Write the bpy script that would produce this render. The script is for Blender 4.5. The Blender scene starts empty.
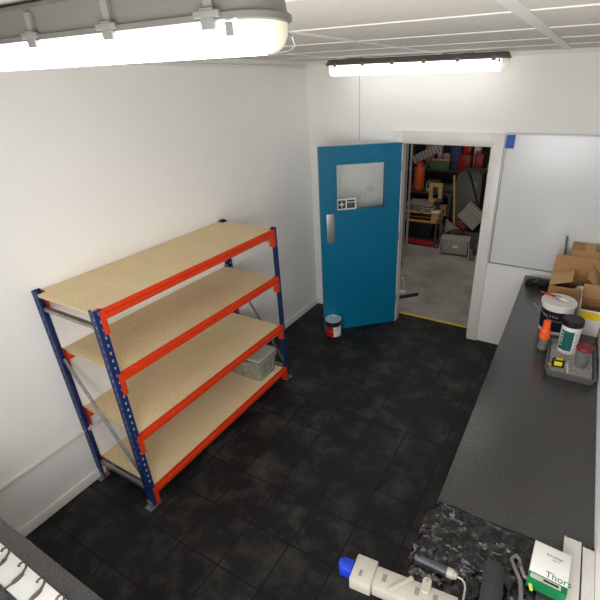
import bpy, bmesh, math, random
from mathutils import Vector, Matrix, Euler, noise
random.seed(7)
SC = bpy.context.scene
COL = SC.collection
R = math.radians

# ------------------------------------------------------------------ camera, world, light, exposure
cam_d = bpy.data.cameras.new('camera'); cam = bpy.data.objects.new('camera', cam_d); COL.objects.link(cam)
cam.location = (2.6482, -4.2058, 2.5362)
cam.rotation_euler = (1.10683, 0.02239, 0.50342)
cam_d.sensor_fit = 'HORIZONTAL'; cam_d.sensor_width = 36.0
cam_d.lens = 431.41 / 600 * 36.0
cam_d.shift_x = -35.5 / 600
cam_d.shift_y = -2.0 / 600
cam_d.clip_start = 0.02
SC.camera = cam

w = bpy.data.worlds.new('world'); SC.world = w; w.use_nodes = True
w.node_tree.nodes['Background'].inputs[0].default_value = (0.5, 0.52, 0.55, 1)
w.node_tree.nodes['Background'].inputs[1].default_value = 0.02

def area(name, loc, sx, sy, energy, color, rot=(0, 0, 0)):
    d = bpy.data.lights.new(name, 'AREA'); d.shape = 'RECTANGLE'; d.size = sx; d.size_y = sy
    d.energy = energy; d.color = color
    o = bpy.data.objects.new(name, d); COL.objects.link(o); o.location = loc; o.rotation_euler = rot
    return o
area('workshop_lamp', (1.1, 1.7, 3.15), 1.6, 0.25, 8, (1, 0.93, 0.85))
area('added_window_fill', (2.30, -4.455, 1.70), 1.16, 1.16, 17, (0.98, 0.99, 1.0), (R(90), 0, 0))       # unseen fill light added behind the viewer, set in an added opening

TUBE_STRENGTH = 16.0
TUBE_COLOR = (1.0, 0.985, 0.975)
vs = SC.view_settings
vs.view_transform = 'Standard'; vs.look = 'None'; vs.gamma = 1.0; vs.use_curve_mapping = False
vs.exposure = 1.45
SC.cycles.use_denoising = True
SC.cycles.max_bounces = 10; SC.cycles.diffuse_bounces = 6; SC.cycles.transparent_max_bounces = 12
SC.cycles.sample_clamp_indirect = 6.0

# ------------------------------------------------------------------ materials
def lin(r, g, b):
    f = lambda c: ((c / 255 + 0.055) / 1.055) ** 2.4 if c / 255 > 0.04045 else c / 255 / 12.92
    return (f(r), f(g), f(b), 1)

def N(nt, t, **kw):
    n = nt.nodes.new(t)
    for k, v in kw.items():
        if k in n.inputs: n.inputs[k].default_value = v
        else: setattr(n, k, v)
    return n

def mat(name, col, rough=0.5, metal=0.0, var=0.0, vscale=20.0, bump=0.0, bscale=60.0, col2=None, spec=0.5, detail=4, trans=0.0, coat=0.0):
    """Principled material; var / col2 blend a noise into the colour, bump a fine noise."""
    m = bpy.data.materials.new(name); m.use_nodes = True
    nt = m.node_tree; b = nt.nodes['Principled BSDF']
    b.inputs['Base Color'].default_value = col; b.inputs['Roughness'].default_value = rough
    b.inputs['Metallic'].default_value = metal; b.inputs['Specular IOR Level'].default_value = spec
    b.inputs['Transmission Weight'].default_value = trans; b.inputs['Coat Weight'].default_value = coat
    tc = N(nt, 'ShaderNodeTexCoord')
    if var or col2:
        n = N(nt, 'ShaderNodeTexNoise', Scale=vscale, Detail=detail, Roughness=0.6)
        nt.links.new(tc.outputs['Object'], n.inputs['Vector'])
        r = N(nt, 'ShaderNodeValToRGB')
        c2 = col2 or tuple(min(1, c * (1 + var)) for c in col[:3]) + (1,)
        c1 = col if col2 else tuple(c * (1 - var) for c in col[:3]) + (1,)
        r.color_ramp.elements[0].position = 0.35; r.color_ramp.elements[0].color = c1
        r.color_ramp.elements[1].position = 0.68; r.color_ramp.elements[1].color = c2
        nt.links.new(n.outputs['Fac'], r.inputs['Fac']); nt.links.new(r.outputs['Color'], b.inputs['Base Color'])
    if bump:
        n = N(nt, 'ShaderNodeTexNoise', Scale=bscale, Detail=3.0)
        nt.links.new(tc.outputs['Object'], n.inputs['Vector'])
        bp = N(nt, 'ShaderNodeBump', Strength=bump, Distance=0.01)
        nt.links.new(n.outputs['Fac'], bp.inputs['Height']); nt.links.new(bp.outputs['Normal'], b.inputs['Normal'])
    return m

M = {}
M['wall'] = mat('white_wall_paint', lin(244, 242, 239), 0.55, var=0.015, vscale=1.5, bump=0.03, bscale=90)
M['trim'] = mat('white_gloss_paint', lin(228, 226, 221), 0.35, var=0.02, vscale=6)
M['strip'] = mat('white_cover_strip', lin(228, 226, 220), 0.45)
M['joint'] = mat('wall_joint_grey', lin(150, 148, 144), 0.6)
M['ceil'] = mat('ceiling_board', lin(214, 209, 199), 0.85, var=0.035, vscale=70, bump=0.25, bscale=160)
M['grey_plastic'] = mat('grey_polycarbonate', lin(102, 100, 95), 0.4, var=0.03, vscale=9)
M['clip'] = mat('light_grey_clip', lin(118, 117, 113), 0.4)
M['cream'] = mat('cream_diffuser_end', lin(238, 231, 210), 0.3, trans=0.1)
M['steel'] = mat('galvanised_steel', lin(165, 168, 168), 0.38, 0.8, var=0.15, vscale=30)
M['dsteel'] = mat('dull_dark_steel', lin(92, 92, 90), 0.45, 0.6, var=0.2, vscale=14)
M['rackblue'] = mat('blue_powder_coat', lin(20, 46, 100), 0.4, var=0.1, vscale=8)
M['rackred'] = mat('orange_red_powder_coat', lin(210, 60, 22), 0.38, var=0.05, vscale=6)
M['door'] = mat('teal_blue_door_paint', lin(0, 112, 150), 0.38, var=0.06, vscale=3, bump=0.02, bscale=40)
M['doorback'] = M['door']
M['brushed'] = mat('brushed_aluminium', lin(182, 180, 174), 0.4, 0.7, var=0.04, vscale=40)
M['board'] = mat('whiteboard_enamel', lin(224, 227, 228), 0.22)
M['alu'] = mat('aluminium_edge', lin(150, 150, 150), 0.4, 0.6)
M['tape'] = mat('blue_tape', lin(20, 84, 170), 0.5)
M['black'] = mat('black_plastic', lin(17, 17, 18), 0.4)
M['rubber'] = mat('black_rubber', lin(26, 26, 27), 0.75)
M['white'] = mat('white_plastic', lin(228, 226, 220), 0.4)
M['paper'] = mat('white_card', lin(224, 223, 218), 0.6)
M['offwhite'] = mat('ivory_plastic', lin(160, 153, 141), 0.45, var=0.03, vscale=12)
M['trunk'] = mat('white_trunking_plastic', lin(206, 202, 196), 0.35, var=0.03, vscale=20)
M['red'] = mat('red_plastic', lin(176, 24, 22), 0.4)
M['dred'] = mat('dark_red_plastic', lin(132, 30, 40), 0.45)
M['orange'] = mat('orange_plastic', lin(250, 92, 40), 0.4)
M['gasorange'] = mat('orange_cylinder_paint', lin(206, 96, 44), 0.5, var=0.1)
M['yellow'] = mat('yellow_plastic', lin(238, 206, 30), 0.45)
M['lime'] = mat('yellow_green_plastic', lin(200, 205, 90), 0.45)
M['navy'] = mat('dark_navy_print', lin(22, 26, 40), 0.4)
M['green'] = mat('deep_green_print', lin(0, 110, 60), 0.5)
M['dkgreen'] = mat('sign_green', lin(10, 62, 48), 0.5)
M['teal'] = mat('teal_print', lin(12, 92, 86), 0.5)
M['greyprint'] = mat('grey_print', lin(110, 112, 112), 0.6)
M['card'] = mat('brown_cardboard', lin(176, 134, 88), 0.75, var=0.06, vscale=14)
M['cardlight'] = mat('pale_cardboard', lin(204, 166, 118), 0.75, var=0.05, vscale=14)
M['blue'] = mat('blue_plastic', lin(18, 50, 160), 0.35)
M['handle'] = mat('grey_blue_grip', lin(62, 65, 71), 0.45)
M['foam'] = mat('dark_grey_foam', lin(44, 46, 45), 0.95, var=0.12, vscale=90, bump=0.6, bscale=220)
M['bronze'] = mat('dark_bronze', lin(92, 80, 68), 0.4, 0.5)
M['pale_blue'] = mat('pale_tin_lid', lin(206, 214, 226), 0.3, 0.3)
M['smoke'] = mat('grey_translucent_plastic', lin(128, 130, 128), 0.35, trans=0.25)
M['clear'] = mat('clear_bottle_plastic', lin(150, 148, 140), 0.2, trans=0.5)
M['bin'] = mat('scuffed_grey_green_plastic', lin(128, 130, 116), 0.55, col2=lin(164, 166, 152), vscale=16)
M['binlid'] = mat('pale_grey_green_lid', lin(176, 178, 164), 0.5, var=0.06, vscale=20)
M['wood'] = mat('raw_pallet_wood', lin(190, 152, 100), 0.8, var=0.15, vscale=12)
M['conc'] = mat('concrete', lin(134, 128, 122), 0.8, col2=lin(170, 165, 160), vscale=2.2, bump=0.1, bscale=30, detail=8)
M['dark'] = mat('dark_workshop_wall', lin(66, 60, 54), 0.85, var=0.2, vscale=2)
M['mach'] = mat('dark_grey_machine_paint', lin(82, 82, 76), 0.5, var=0.08, vscale=4)
M['galv'] = mat('dusty_sheet_metal', lin(158, 152, 140), 0.5, 0.25, var=0.1, vscale=7)
M['lgalv'] = mat('pale_sheet_metal', lin(178, 172, 170), 0.45, 0.2, var=0.08, vscale=7)
M['brown'] = mat('red_brown_cloth', lin(150, 100, 88), 0.8, var=0.1)
M['toolgrey'] = mat('dull_grey_grip', lin(112, 108, 108), 0.45)
M['canred'] = mat('worn_red_paint', lin(140, 24, 24), 0.45, var=0.1, vscale=10)
M['tray'] = mat('grey_tray_plastic', lin(92, 92, 92), 0.4, var=0.06, vscale=12)
M['tapeyellow'] = mat('yellow_floor_tape', lin(206, 184, 60), 0.7, var=0.1, vscale=20)
M['scrap_green'] = mat('dull_green_paint', lin(70, 92, 60), 0.6, var=0.15)
M['scrap_blue'] = mat('dull_blue_paint', lin(50, 76, 104), 0.6, var=0.15)
M['scrap_yellow'] = mat('dull_yellow_paint', lin(176, 146, 50), 0.6, var=0.15)
M['scrap_pink'] = mat('faded_pink_card', lin(184, 140, 140), 0.7, var=0.1)
M['benchedge'] = mat('dark_laminate_edge', lin(34, 34, 34), 0.5)

def chipboard():
    m = bpy.data.materials.new('chipboard'); m.use_nodes = True; nt = m.node_tree; b = nt.nodes['Principled BSDF']
    tc = N(nt, 'ShaderNodeTexCoord'); v = N(nt, 'ShaderNodeTexVoronoi', Scale=380.0)
    n = N(nt, 'ShaderNodeTexNoise', Scale=5.0, Detail=6.0)
    nt.links.new(tc.outputs['Object'], v.inputs['Vector']); nt.links.new(tc.outputs['Object'], n.inputs['Vector'])
    sep = N(nt, 'ShaderNodeSeparateColor'); nt.links.new(v.outputs['Color'], sep.inputs[0])
    r = N(nt, 'ShaderNodeValToRGB')
    for i, (p, c) in enumerate([(0.0, lin(194, 168, 124)), (0.3, lin(216, 192, 148)), (0.75, lin(224, 202, 158)), (1.0, lin(236, 216, 176))]):
        e = r.color_ramp.elements[i] if i < 2 else r.color_ramp.elements.new(p)
        e.position = p; e.color = c
    nt.links.new(sep.outputs[0], r.inputs['Fac'])
    mx = N(nt, 'ShaderNodeMix', data_type='RGBA', blend_type='MULTIPLY'); mx.inputs[0].default_value = 0.25
    nt.links.new(r.outputs['Color'], mx.inputs[6]); nt.links.new(n.outputs['Color'], mx.inputs[7])
    r2 = N(nt, 'ShaderNodeHueSaturation'); r2.inputs['Saturation'].default_value = 0.95; r2.inputs['Value'].default_value = 1.22
    nt.links.new(mx.outputs[2], r2.inputs['Color']); nt.links.new(r2.outputs['Color'], b.inputs['Base Color'])
    b.inputs['Roughness'].default_value = 0.7
    return m
M['chip'] = chipboard()

def floor_tiles():
    m = bpy.data.materials.new('black_rubber_tiles'); m.use_nodes = True; nt = m.node_tree; b = nt.nodes['Principled BSDF']
    tc = N(nt, 'ShaderNodeTexCoord'); mp = N(nt, 'ShaderNodeMapping')
    mp.inputs['Location'].default_value = (-0.005, 0.139 + 0.3051 * 30, 0)
    nt.links.new(tc.outputs['Object'], mp.inputs['Vector'])
    br = N(nt, 'ShaderNodeTexBrick', offset=0.0, offset_frequency=1, squash=1.0)
    br.inputs['Scale'].default_value = 1.0; br.inputs['Mortar Size'].default_value = 0.0065; br.inputs['Mortar Smooth'].default_value = 0.2
    br.inputs['Brick Width'].default_value = 0.3055; br.inputs['Row Height'].default_value = 0.3051
    br.inputs['Color1'].default_value = lin(17, 17, 18); br.inputs['Color2'].default_value = lin(24, 24, 24); br.inputs['Mortar'].default_value = lin(15, 15, 15)
    nt.links.new(mp.outputs[0], br.inputs['Vector'])
    n1 = N(nt, 'ShaderNodeTexNoise', Scale=4.2, Detail=9.0, Roughness=0.7, Distortion=0.1); nt.links.new(tc.outputs['Object'], n1.inputs['Vector'])
    r1 = N(nt, 'ShaderNodeValToRGB'); r1.color_ramp.elements[0].position = 0.47; r1.color_ramp.elements[0].color = (0, 0, 0, 1)
    r1.color_ramp.elements[1].position = 0.74; r1.color_ramp.elements[1].color = (0.38, 0.38, 0.38, 1)
    nt.links.new(n1.outputs['Fac'], r1.inputs['Fac'])
    mx = N(nt, 'ShaderNodeMix', data_type='RGBA'); mx.inputs[7].default_value = lin(104, 101, 97)
    nt.links.new(br.outputs['Color'], mx.inputs[6]); nt.links.new(r1.outputs['Color'], mx.inputs[0])
    mx2 = N(nt, 'ShaderNodeMix', data_type='RGBA'); mx2.inputs[7].default_value = lin(10, 10, 10)
    nt.links.new(br.outputs['Fac'], mx2.inputs[0]); nt.links.new(mx.outputs[2], mx2.inputs[6])
    nt.links.new(mx2.outputs[2], b.inputs['Base Color'])
    n2 = N(nt, 'ShaderNodeTexNoise', Scale=150.0, Detail=2.0); nt.links.new(tc.outputs['Object'], n2.inputs['Vector'])
    ad = N(nt, 'ShaderNodeMath', operation='SUBTRACT'); nt.links.new(n2.outputs['Fac'], ad.inputs[0]); nt.links.new(br.outputs['Fac'], ad.inputs[1])
    bp = N(nt, 'ShaderNodeBump', Strength=0.3, Distance=0.004); nt.links.new(ad.outputs[0], bp.inputs['Height']); nt.links.new(bp.outputs['Normal'], b.inputs['Normal'])
    b.inputs['Roughness'].default_value = 0.62; b.inputs['Specular IOR Level'].default_value = 0.35
    return m
M['tiles'] = floor_tiles()

def laminate():
    m = mat('speckled_charcoal_laminate', lin(42, 42, 42), 0.27, col2=lin(72, 71, 70), vscale=150, bump=0.06, bscale=300, spec=0.75)
    return m
M['lam'] = laminate()

def plastic_sheet():
    m = mat('black_polythene', lin(20, 20, 21), 0.18, spec=0.7, bump=0.5, bscale=40)
    nt = m.node_tree; b = nt.nodes['Principled BSDF']; tc = N(nt, 'ShaderNodeTexCoord')
    # glints painted into the colour, some dried smears: thin ridges, coarser patch mask
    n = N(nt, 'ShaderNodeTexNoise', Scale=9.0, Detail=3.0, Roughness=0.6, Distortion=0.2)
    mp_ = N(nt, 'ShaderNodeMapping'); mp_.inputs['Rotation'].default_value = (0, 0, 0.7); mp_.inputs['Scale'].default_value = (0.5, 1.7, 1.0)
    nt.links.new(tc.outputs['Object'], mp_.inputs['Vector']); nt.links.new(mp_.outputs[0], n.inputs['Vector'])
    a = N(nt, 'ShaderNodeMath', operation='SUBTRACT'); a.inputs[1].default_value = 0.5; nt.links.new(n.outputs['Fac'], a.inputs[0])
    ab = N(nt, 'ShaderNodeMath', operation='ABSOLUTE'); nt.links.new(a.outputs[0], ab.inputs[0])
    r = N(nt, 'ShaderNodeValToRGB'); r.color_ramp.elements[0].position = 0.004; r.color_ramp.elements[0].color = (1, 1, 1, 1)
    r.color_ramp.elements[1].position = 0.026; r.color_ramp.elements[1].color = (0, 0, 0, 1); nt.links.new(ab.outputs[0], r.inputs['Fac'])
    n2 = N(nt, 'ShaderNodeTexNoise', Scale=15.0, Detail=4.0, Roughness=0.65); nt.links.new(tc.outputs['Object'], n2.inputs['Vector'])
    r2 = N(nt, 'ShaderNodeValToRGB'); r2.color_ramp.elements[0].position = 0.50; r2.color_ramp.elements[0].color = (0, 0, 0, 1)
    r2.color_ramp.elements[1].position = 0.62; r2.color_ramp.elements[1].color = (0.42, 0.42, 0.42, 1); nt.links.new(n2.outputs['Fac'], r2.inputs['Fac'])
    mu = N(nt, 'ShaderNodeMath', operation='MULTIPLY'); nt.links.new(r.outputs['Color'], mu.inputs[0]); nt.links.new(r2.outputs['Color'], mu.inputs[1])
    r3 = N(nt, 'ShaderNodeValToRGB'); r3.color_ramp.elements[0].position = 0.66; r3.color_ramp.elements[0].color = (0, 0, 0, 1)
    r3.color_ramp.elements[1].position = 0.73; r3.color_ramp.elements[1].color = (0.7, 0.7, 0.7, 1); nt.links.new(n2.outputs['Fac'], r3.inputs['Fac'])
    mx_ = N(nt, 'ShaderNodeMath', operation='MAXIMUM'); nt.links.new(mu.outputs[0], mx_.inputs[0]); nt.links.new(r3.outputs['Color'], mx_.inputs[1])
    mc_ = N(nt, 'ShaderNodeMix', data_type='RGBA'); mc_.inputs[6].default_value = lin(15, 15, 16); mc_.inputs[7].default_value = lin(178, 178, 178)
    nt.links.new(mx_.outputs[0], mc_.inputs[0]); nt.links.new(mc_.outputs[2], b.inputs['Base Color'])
    return m
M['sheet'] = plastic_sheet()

def newsprint():
    m = mat('paint_speckled_paper', lin(196, 193, 186), 0.7, col2=lin(120, 118, 116), vscale=60)
    return m
M['news'] = newsprint()

def glass():
    m = bpy.data.materials.new('door_glass'); m.use_nodes = True; nt = m.node_tree; nt.nodes.clear()
    out = N(nt, 'ShaderNodeOutputMaterial'); g = N(nt, 'ShaderNodeBsdfGlossy'); g.inputs['Roughness'].default_value = 0.02
    t = N(nt, 'ShaderNodeBsdfTransparent'); t.inputs[0].default_value = (0.97, 0.985, 0.97, 1)
    f = N(nt, 'ShaderNodeFresnel'); f.inputs['IOR'].default_value = 1.9
    mx = N(nt, 'ShaderNodeMixShader'); nt.links.new(f.outputs[0], mx.inputs[0]); nt.links.new(t.outputs[0], mx.inputs[1]); nt.links.new(g.outputs[0], mx.inputs[2])
    nt.links.new(mx.outputs[0], out.inputs[0]); return m
M['glass'] = glass()

def emission(name, col, s):
    m = bpy.data.materials.new(name); m.use_nodes = True; b = m.node_tree.nodes['Principled BSDF']
    b.inputs['Base Color'].default_value = (0.8, 0.8, 0.78, 1); b.inputs['Emission Color'].default_value = (*col, 1); b.inputs['Emission Strength'].default_value = s
    return m
M['lit_old'] = emission('lit_diffuser_older_tube', TUBE_COLOR, TUBE_STRENGTH * 0.075)
M['lit_near'] = emission('lit_diffuser_grey_tube', TUBE_COLOR, TUBE_STRENGTH * 0.20)

# ------------------------------------------------------------------ mesh builder
class MB:
    def __init__(s): s.bm = bmesh.new(); s.mats = []
    def mi(s, m):
        if m is None: m = s.mats[0] if s.mats else None
        if m not in s.mats: s.mats.append(m)
        return s.mats.index(m)
    def _fin(s, faces, m):
        i = s.mi(m) if m is not None else 0
        for f in faces: f.material_index = i
    def box(s, c, size, rot=None, m=None, bev=0.0):
        r = bmesh.ops.create_cube(s.bm, size=1.0); vs_ = r['verts']
        mt = Matrix.Translation(Vector(c)) @ (Euler(rot).to_matrix().to_4x4() if rot else Matrix()) @ Matrix.Diagonal((*size, 1))
        bmesh.ops.transform(s.bm, matrix=mt, verts=vs_)
        fs = list({f for v in vs_ for f in v.link_faces})
        if bev:
            es = list({e for v in vs_ for e in v.link_edges})
            rr = bmesh.ops.bevel(s.bm, geom=es, offset=bev, segments=2, affect='EDGES', profile=0.5)
            fs = list({f for v in rr['verts'] for f in v.link_faces} | {f for f in fs if f.is_valid})
        s._fin(fs, m); return s
    def b(s, x0, x1, y0, y1, z0, z1, m=None, bev=0.0):
        return s.box(((x0 + x1) / 2, (y0 + y1) / 2, (z0 + z1) / 2), (abs(x1 - x0), abs(y1 - y0), abs(z1 - z0)), None, m, bev)
    def rings(s, rings, m=None, cap0=True, cap1=True, closed=True):
        vv = [[s.bm.verts.new(p) for p in r] for r in rings]; fs = []; n = len(vv[0])
        for a, c in zip(vv, vv[1:]):
            for i in range(n if closed else n - 1):
                j = (i + 1) % n
                try: fs.append(s.bm.faces.new((a[i], a[j], c[j], c[i])))
                except ValueError: pass
        if cap0: fs.append(s.bm.faces.new(list(reversed(vv[0]))))
        if cap1: fs.append(s.bm.faces.new(vv[-1]))
        s._fin(fs, m); return fs
    def cyl(s, p0, p1, r0, r1=None, seg=16, m=None, cap0=True, cap1=True):
        p0, p1 = Vector(p0), Vector(p1); r1 = r0 if r1 is None else r1
        q = (p1 - p0).to_track_quat('Z', 'Y')
        mk = lambda p, r: [p + q @ Vector((r * math.cos(2 * math.pi * k / seg), r * math.sin(2 * math.pi * k / seg), 0)) for k in range(seg)]
        s.rings([mk(p0, r0), mk(p1, r1)], m, cap0, cap1); return s
    def lathe(s, prof, c=(0, 0, 0), seg=32, m=None, cap0=True, cap1=True, rot=None):
        rm = Euler(rot).to_matrix() if rot else Matrix.Identity(3)
        c = Vector(c)
        s.rings([[c + rm @ Vector((r * math.cos(2 * math.pi * k / seg), r * math.sin(2 * math.pi * k / seg), z)) for k in range(seg)] for r, z in prof], m, cap0, cap1); return s
    def tube(s, pts, r, seg=8, m=None, closed=False):
        pts = [Vector(p) for p in pts]; n = len(pts); rr = r if isinstance(r, (list, tuple)) else [r] * n
        rings = []; up = Vector((0.13, 0.31, 0.94))
        for i, p in enumerate(pts):
            a = pts[i - 1] if (i or closed) else p; c = pts[(i + 1) % n] if (i < n - 1 or closed) else p
            t = (c - a).normalized(); u = up - t * up.dot(t)
            if u.length < 1e-3: u = t.orthogonal()
            u.normalize(); up = u; v = t.cross(u)
            rings.append([p + rr[i] * (u * math.cos(2 * math.pi * k / seg) + v * math.sin(2 * math.pi * k / seg)) for k in range(seg)])
        if closed: rings.append(rings[0])
        s.rings(rings, m, not closed, not closed)
        if closed: bmesh.ops.remove_doubles(s.bm, verts=s.bm.verts, dist=1e-6)
        return s
    def prism(s, poly, axis, a0, a1, m=None):
        """poly of 2-D points in the plane normal to axis ('x': (y,z), 'y': (x,z), 'z': (x,y)), extruded a0..a1"""
        f = {'x': lambda p, a: (a, p[0], p[1]), 'y': lambda p, a: (p[0], a, p[1]), 'z': lambda p, a: (p[0], p[1], a)}[axis]
        s.rings([[f(p, a0) for p in poly], [f(p, a1) for p in poly]], m); return s
    def slab(s, quad, th, m=None):
        """four corners of a flat board and its thickness"""
        q = [Vector(p) for p in quad]; n = (q[1] - q[0]).cross(q[3] - q[0]).normalized() * th
        s.rings([q, [p + n for p in q]], m); return s
    def build(s, name, m=None, parent=None, loc=None, rot=None, smooth=True):
        bmesh.ops.recalc_face_normals(s.bm, faces=s.bm.faces)
        me = bpy.data.meshes.new(name); s.bm.to_mesh(me); s.bm.free()
        mats = s.mats or [m]
        if m is not None and s.mats and s.mats[0] is not m and m not in s.mats: pass
        for x in mats: me.materials.append(x)
        if smooth:
            me.polygons.foreach_set('use_smooth', [True] * len(me.polygons)); me.set_sharp_from_angle(angle=R(32))
        o = bpy.data.objects.new(name, me); COL.objects.link(o)
        if parent: o.parent = parent
        if loc: o.location = loc
        if rot: o.rotation_euler = rot
        return o

def S(o, kind='structure'):
    o['kind'] = kind; return o
def tag(o, label, cat, group=None):
    o['label'] = label; o['category'] = cat
    if group: o['group'] = group
    return o
def thing(name, label, cat, loc=(0, 0, 0), rz=0.0, group=None):
    o = bpy.data.objects.new(name, None); COL.objects.link(o); o.empty_display_size = 0.1
    o.location = loc; o.rotation_euler = (0, 0, rz); return tag(o, label, cat, group)
def kids(o): return [c for c in bpy.data.objects if c.parent is o]
def copy_tree(o, parent=None):
    c = o.copy(); COL.objects.link(c)
    if parent: c.parent = parent
    for ch in kids(o): copy_tree(ch, c)
    return c
def text(name, body, size, m, parent, loc, rot, th=0.0006, squash=1.0):
    cu = bpy.data.curves.new(name, 'FONT'); cu.body = body; cu.size = size; cu.extrude = th; cu.align_x = 'LEFT'; cu.align_y = 'CENTER'
    t = bpy.data.objects.new(name + '_tmp', cu); COL.objects.link(t)
    me = bpy.data.meshes.new_from_object(t.evaluated_get(bpy.context.evaluated_depsgraph_get()))
    bpy.data.objects.remove(t); me.name = name; me.materials.clear(); me.materials.append(m)
    o = bpy.data.objects.new(name, me); COL.objects.link(o); o.parent = parent; o.location = loc; o.rotation_euler = rot; o.scale = (squash, 1, 1)
    return o

def rrect(hx, hy, r, z, breaks=(), seg=5):
    """rounded rectangle ring in x-y at height z, with extra vertices along the long sides at x = breaks"""
    r = min(r, hx, hy) ; pts = []
    for cx, cy, a0 in ((hx - r, hy - r, 0), (-hx + r, hy - r, 90), (-hx + r, -hy + r, 180), (hx - r, -hy + r, 270)):
        for k in range(seg + 1):
            a = R(a0 + 90 * k / seg); pts.append((cx + r * math.cos(a), cy + r * math.sin(a), z))
        if a0 == 0: pts += [(x, hy, z) for x in sorted(breaks, reverse=True)]
        if a0 == 180: pts += [(x, -hy, z) for x in sorted(breaks)]
    return pts

# ------------------------------------------------------------------ dimensions
W, HC, NY, WT, TY = 2.9965, 2.725, -4.46, 0.09, 0.20       # room width, ceiling height, near wall, far wall thickness
XH, XI, HD = 1.072, 1.912, 2.0                   # doorway
BH = 0.834                                       # bench height
BX, BY = 2.3755, -3.822                          # bench front edges

# ------------------------------------------------------------------ setting
S(MB().b(-0.1, W + 0.1, NY - 0.1, TY, -0.1, 0).build('floor', M['tiles']))
S(MB().b(-0.12, 0, NY - 0.12, 0, 0, HC).build('wall_left', M['wall']))
S(MB().b(W, W + 0.12, NY - 0.12, 0, 0, HC).build('wall_right', M['wall']))
wn_ = MB(); wn_.b(-0.12, 1.70, NY - 0.12, NY, 0, HC); wn_.b(2.90, W + 0.12, NY - 0.12, NY, 0, HC); wn_.b(1.70, 2.90, NY - 0.12, NY, 0, 1.10); wn_.b(1.70, 2.90, NY - 0.12, NY, 2.30, HC)
S(wn_.build('wall_near', M['wall']))
win = bpy.data.objects.new('added_window_1', None); COL.objects.link(win); S(win); win.location = (1.70, NY, 1.10)  # unseen window, added to house the fill light behind the viewer
f = MB(); f.b(0, 1.2, -0.07, -0.03, 0, 0.05); f.b(0, 1.2, -0.07, -0.03, 1.15, 1.2); f.b(0, 0.05, -0.07, -0.03, 0.05, 1.15); f.b(1.15, 1.2, -0.07, -0.03, 0.05, 1.15); f.b(0.58, 0.62, -0.07, -0.03, 0.05, 1.15)
f.build('added_window_frame', M['trim'], win); MB().b(0.04, 1.16, -0.053, -0.047, 0.04, 1.16).build('added_window_pane', M['glass'], win)
wf = MB(); wf.b(-0.12, XH, 0, WT, 0, HC); wf.b(XI, W + 0.12, 0, WT, 0, HC); wf.b(XH, XI, 0, WT, HD, HC)
S(wf.build('wall_far', M['wall']))
S(MB().b(-0.12, W + 0.12, NY - 0.12, WT, HC, HC + 0.1).build('ceiling', M['ceil']))
# skirting
S(MB().prism([(0, 0), (0.018, 0), (0.018, 0.055), (0.010, 0.068), (0, 0.068)], 'y', NY, 0).build('baseboard_left', M['trim']))
S(MB().prism([(0, 0), (-0.018, 0), (-0.018, 0.055), (-0.010, 0.068), (0, 0.068)], 'x', 0.018, 0.955).build('baseboard_far', M['trim']))
# door lining and architrave
t = MB()
t.b(XI, XI + 0.101, -0.022, 0, 0, HD + 0.105, bev=0.003); t.b(XH - 0.101, XH, -0.022, 0, 0, HD + 0.105, bev=0.003); t.b(XH, XI, -0.022, 0, HD, HD + 0.105, bev=0.003)
t.b(XH - 0.002, XH + 0.004, -0.005, WT, 0, HD); t.b(XI - 0.004, XI + 0.002, -0.005, WT, 0, HD); t.b(XH, XI, -0.005, WT, HD - 0.012, HD + 0.002)
t.b(XI - 0.018, XI - 0.004, 0.045, WT, 0, HD - 0.012)
S(t.build('trim_1', M['trim']))
# cable trunking low on the left wall, panel joint in the far wall, ceiling edges
S(MB().b(0, 0.016, NY, -2.93, 0.410, 0.436, bev=0.003).build('trim_2', M['trim']))
jo = MB(); jo.b(0.597, 0.602, -0.003, 0, 2.0, HC - 0.03, m=M['joint']); jo.b(0.602, 0.640, -0.004, 0, 2.0, HC - 0.03, m=M['wall'])
S(jo.build('trim_3', M['wall']))
S(MB().b(0, W, -0.028, 0, HC - 0.03, HC).build('trim_4', M['strip']))
tl = MB(); tl.b(0, 0.03, NY, 0, HC - 0.03, HC); tl.b(0, 0.018, -3.0, -0.03, HC - 0.062, HC - 0.042)
S(tl.build('trim_5', M['strip']))
for i, (x, wd) in enumerate([(2.385, 0.05), (1.50, 0.022), (0.62, 0.022)]):
    S(MB().b(x - wd / 2, x + wd / 2, NY, -0.028, HC - 0.006, HC).build('trim_%d' % (6 + i), M['strip']))
for i, y in enumerate([-0.66, -1.27, -1.88, -2.50, -3.11, -3.72]):
    S(MB().b(0.03, W, y - 0.006, y + 0.006, HC - 0.004, HC).build('trim_%d' % (9 + i), M['strip']))
# yellow tape across the threshold
S(MB().b(XH - 0.3, XI + 0.2, TY - 0.002, TY + 0.04, -0.001, 0.002).build('trim_20', M['tapeyellow']))
# workshop beyond the doorway
S(MB().b(-2.2, 4.2, TY, 6.0, -0.1, 0).build('floor_workshop', M['conc']))
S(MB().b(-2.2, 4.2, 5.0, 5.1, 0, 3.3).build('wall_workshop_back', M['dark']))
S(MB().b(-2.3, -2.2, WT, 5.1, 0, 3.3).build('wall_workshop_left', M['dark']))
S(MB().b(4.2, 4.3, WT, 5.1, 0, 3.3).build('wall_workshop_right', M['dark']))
S(MB().b(-2.3, 4.3, WT, 5.1, 3.3, 3.4).build('ceiling_workshop', M['dark']))

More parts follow.
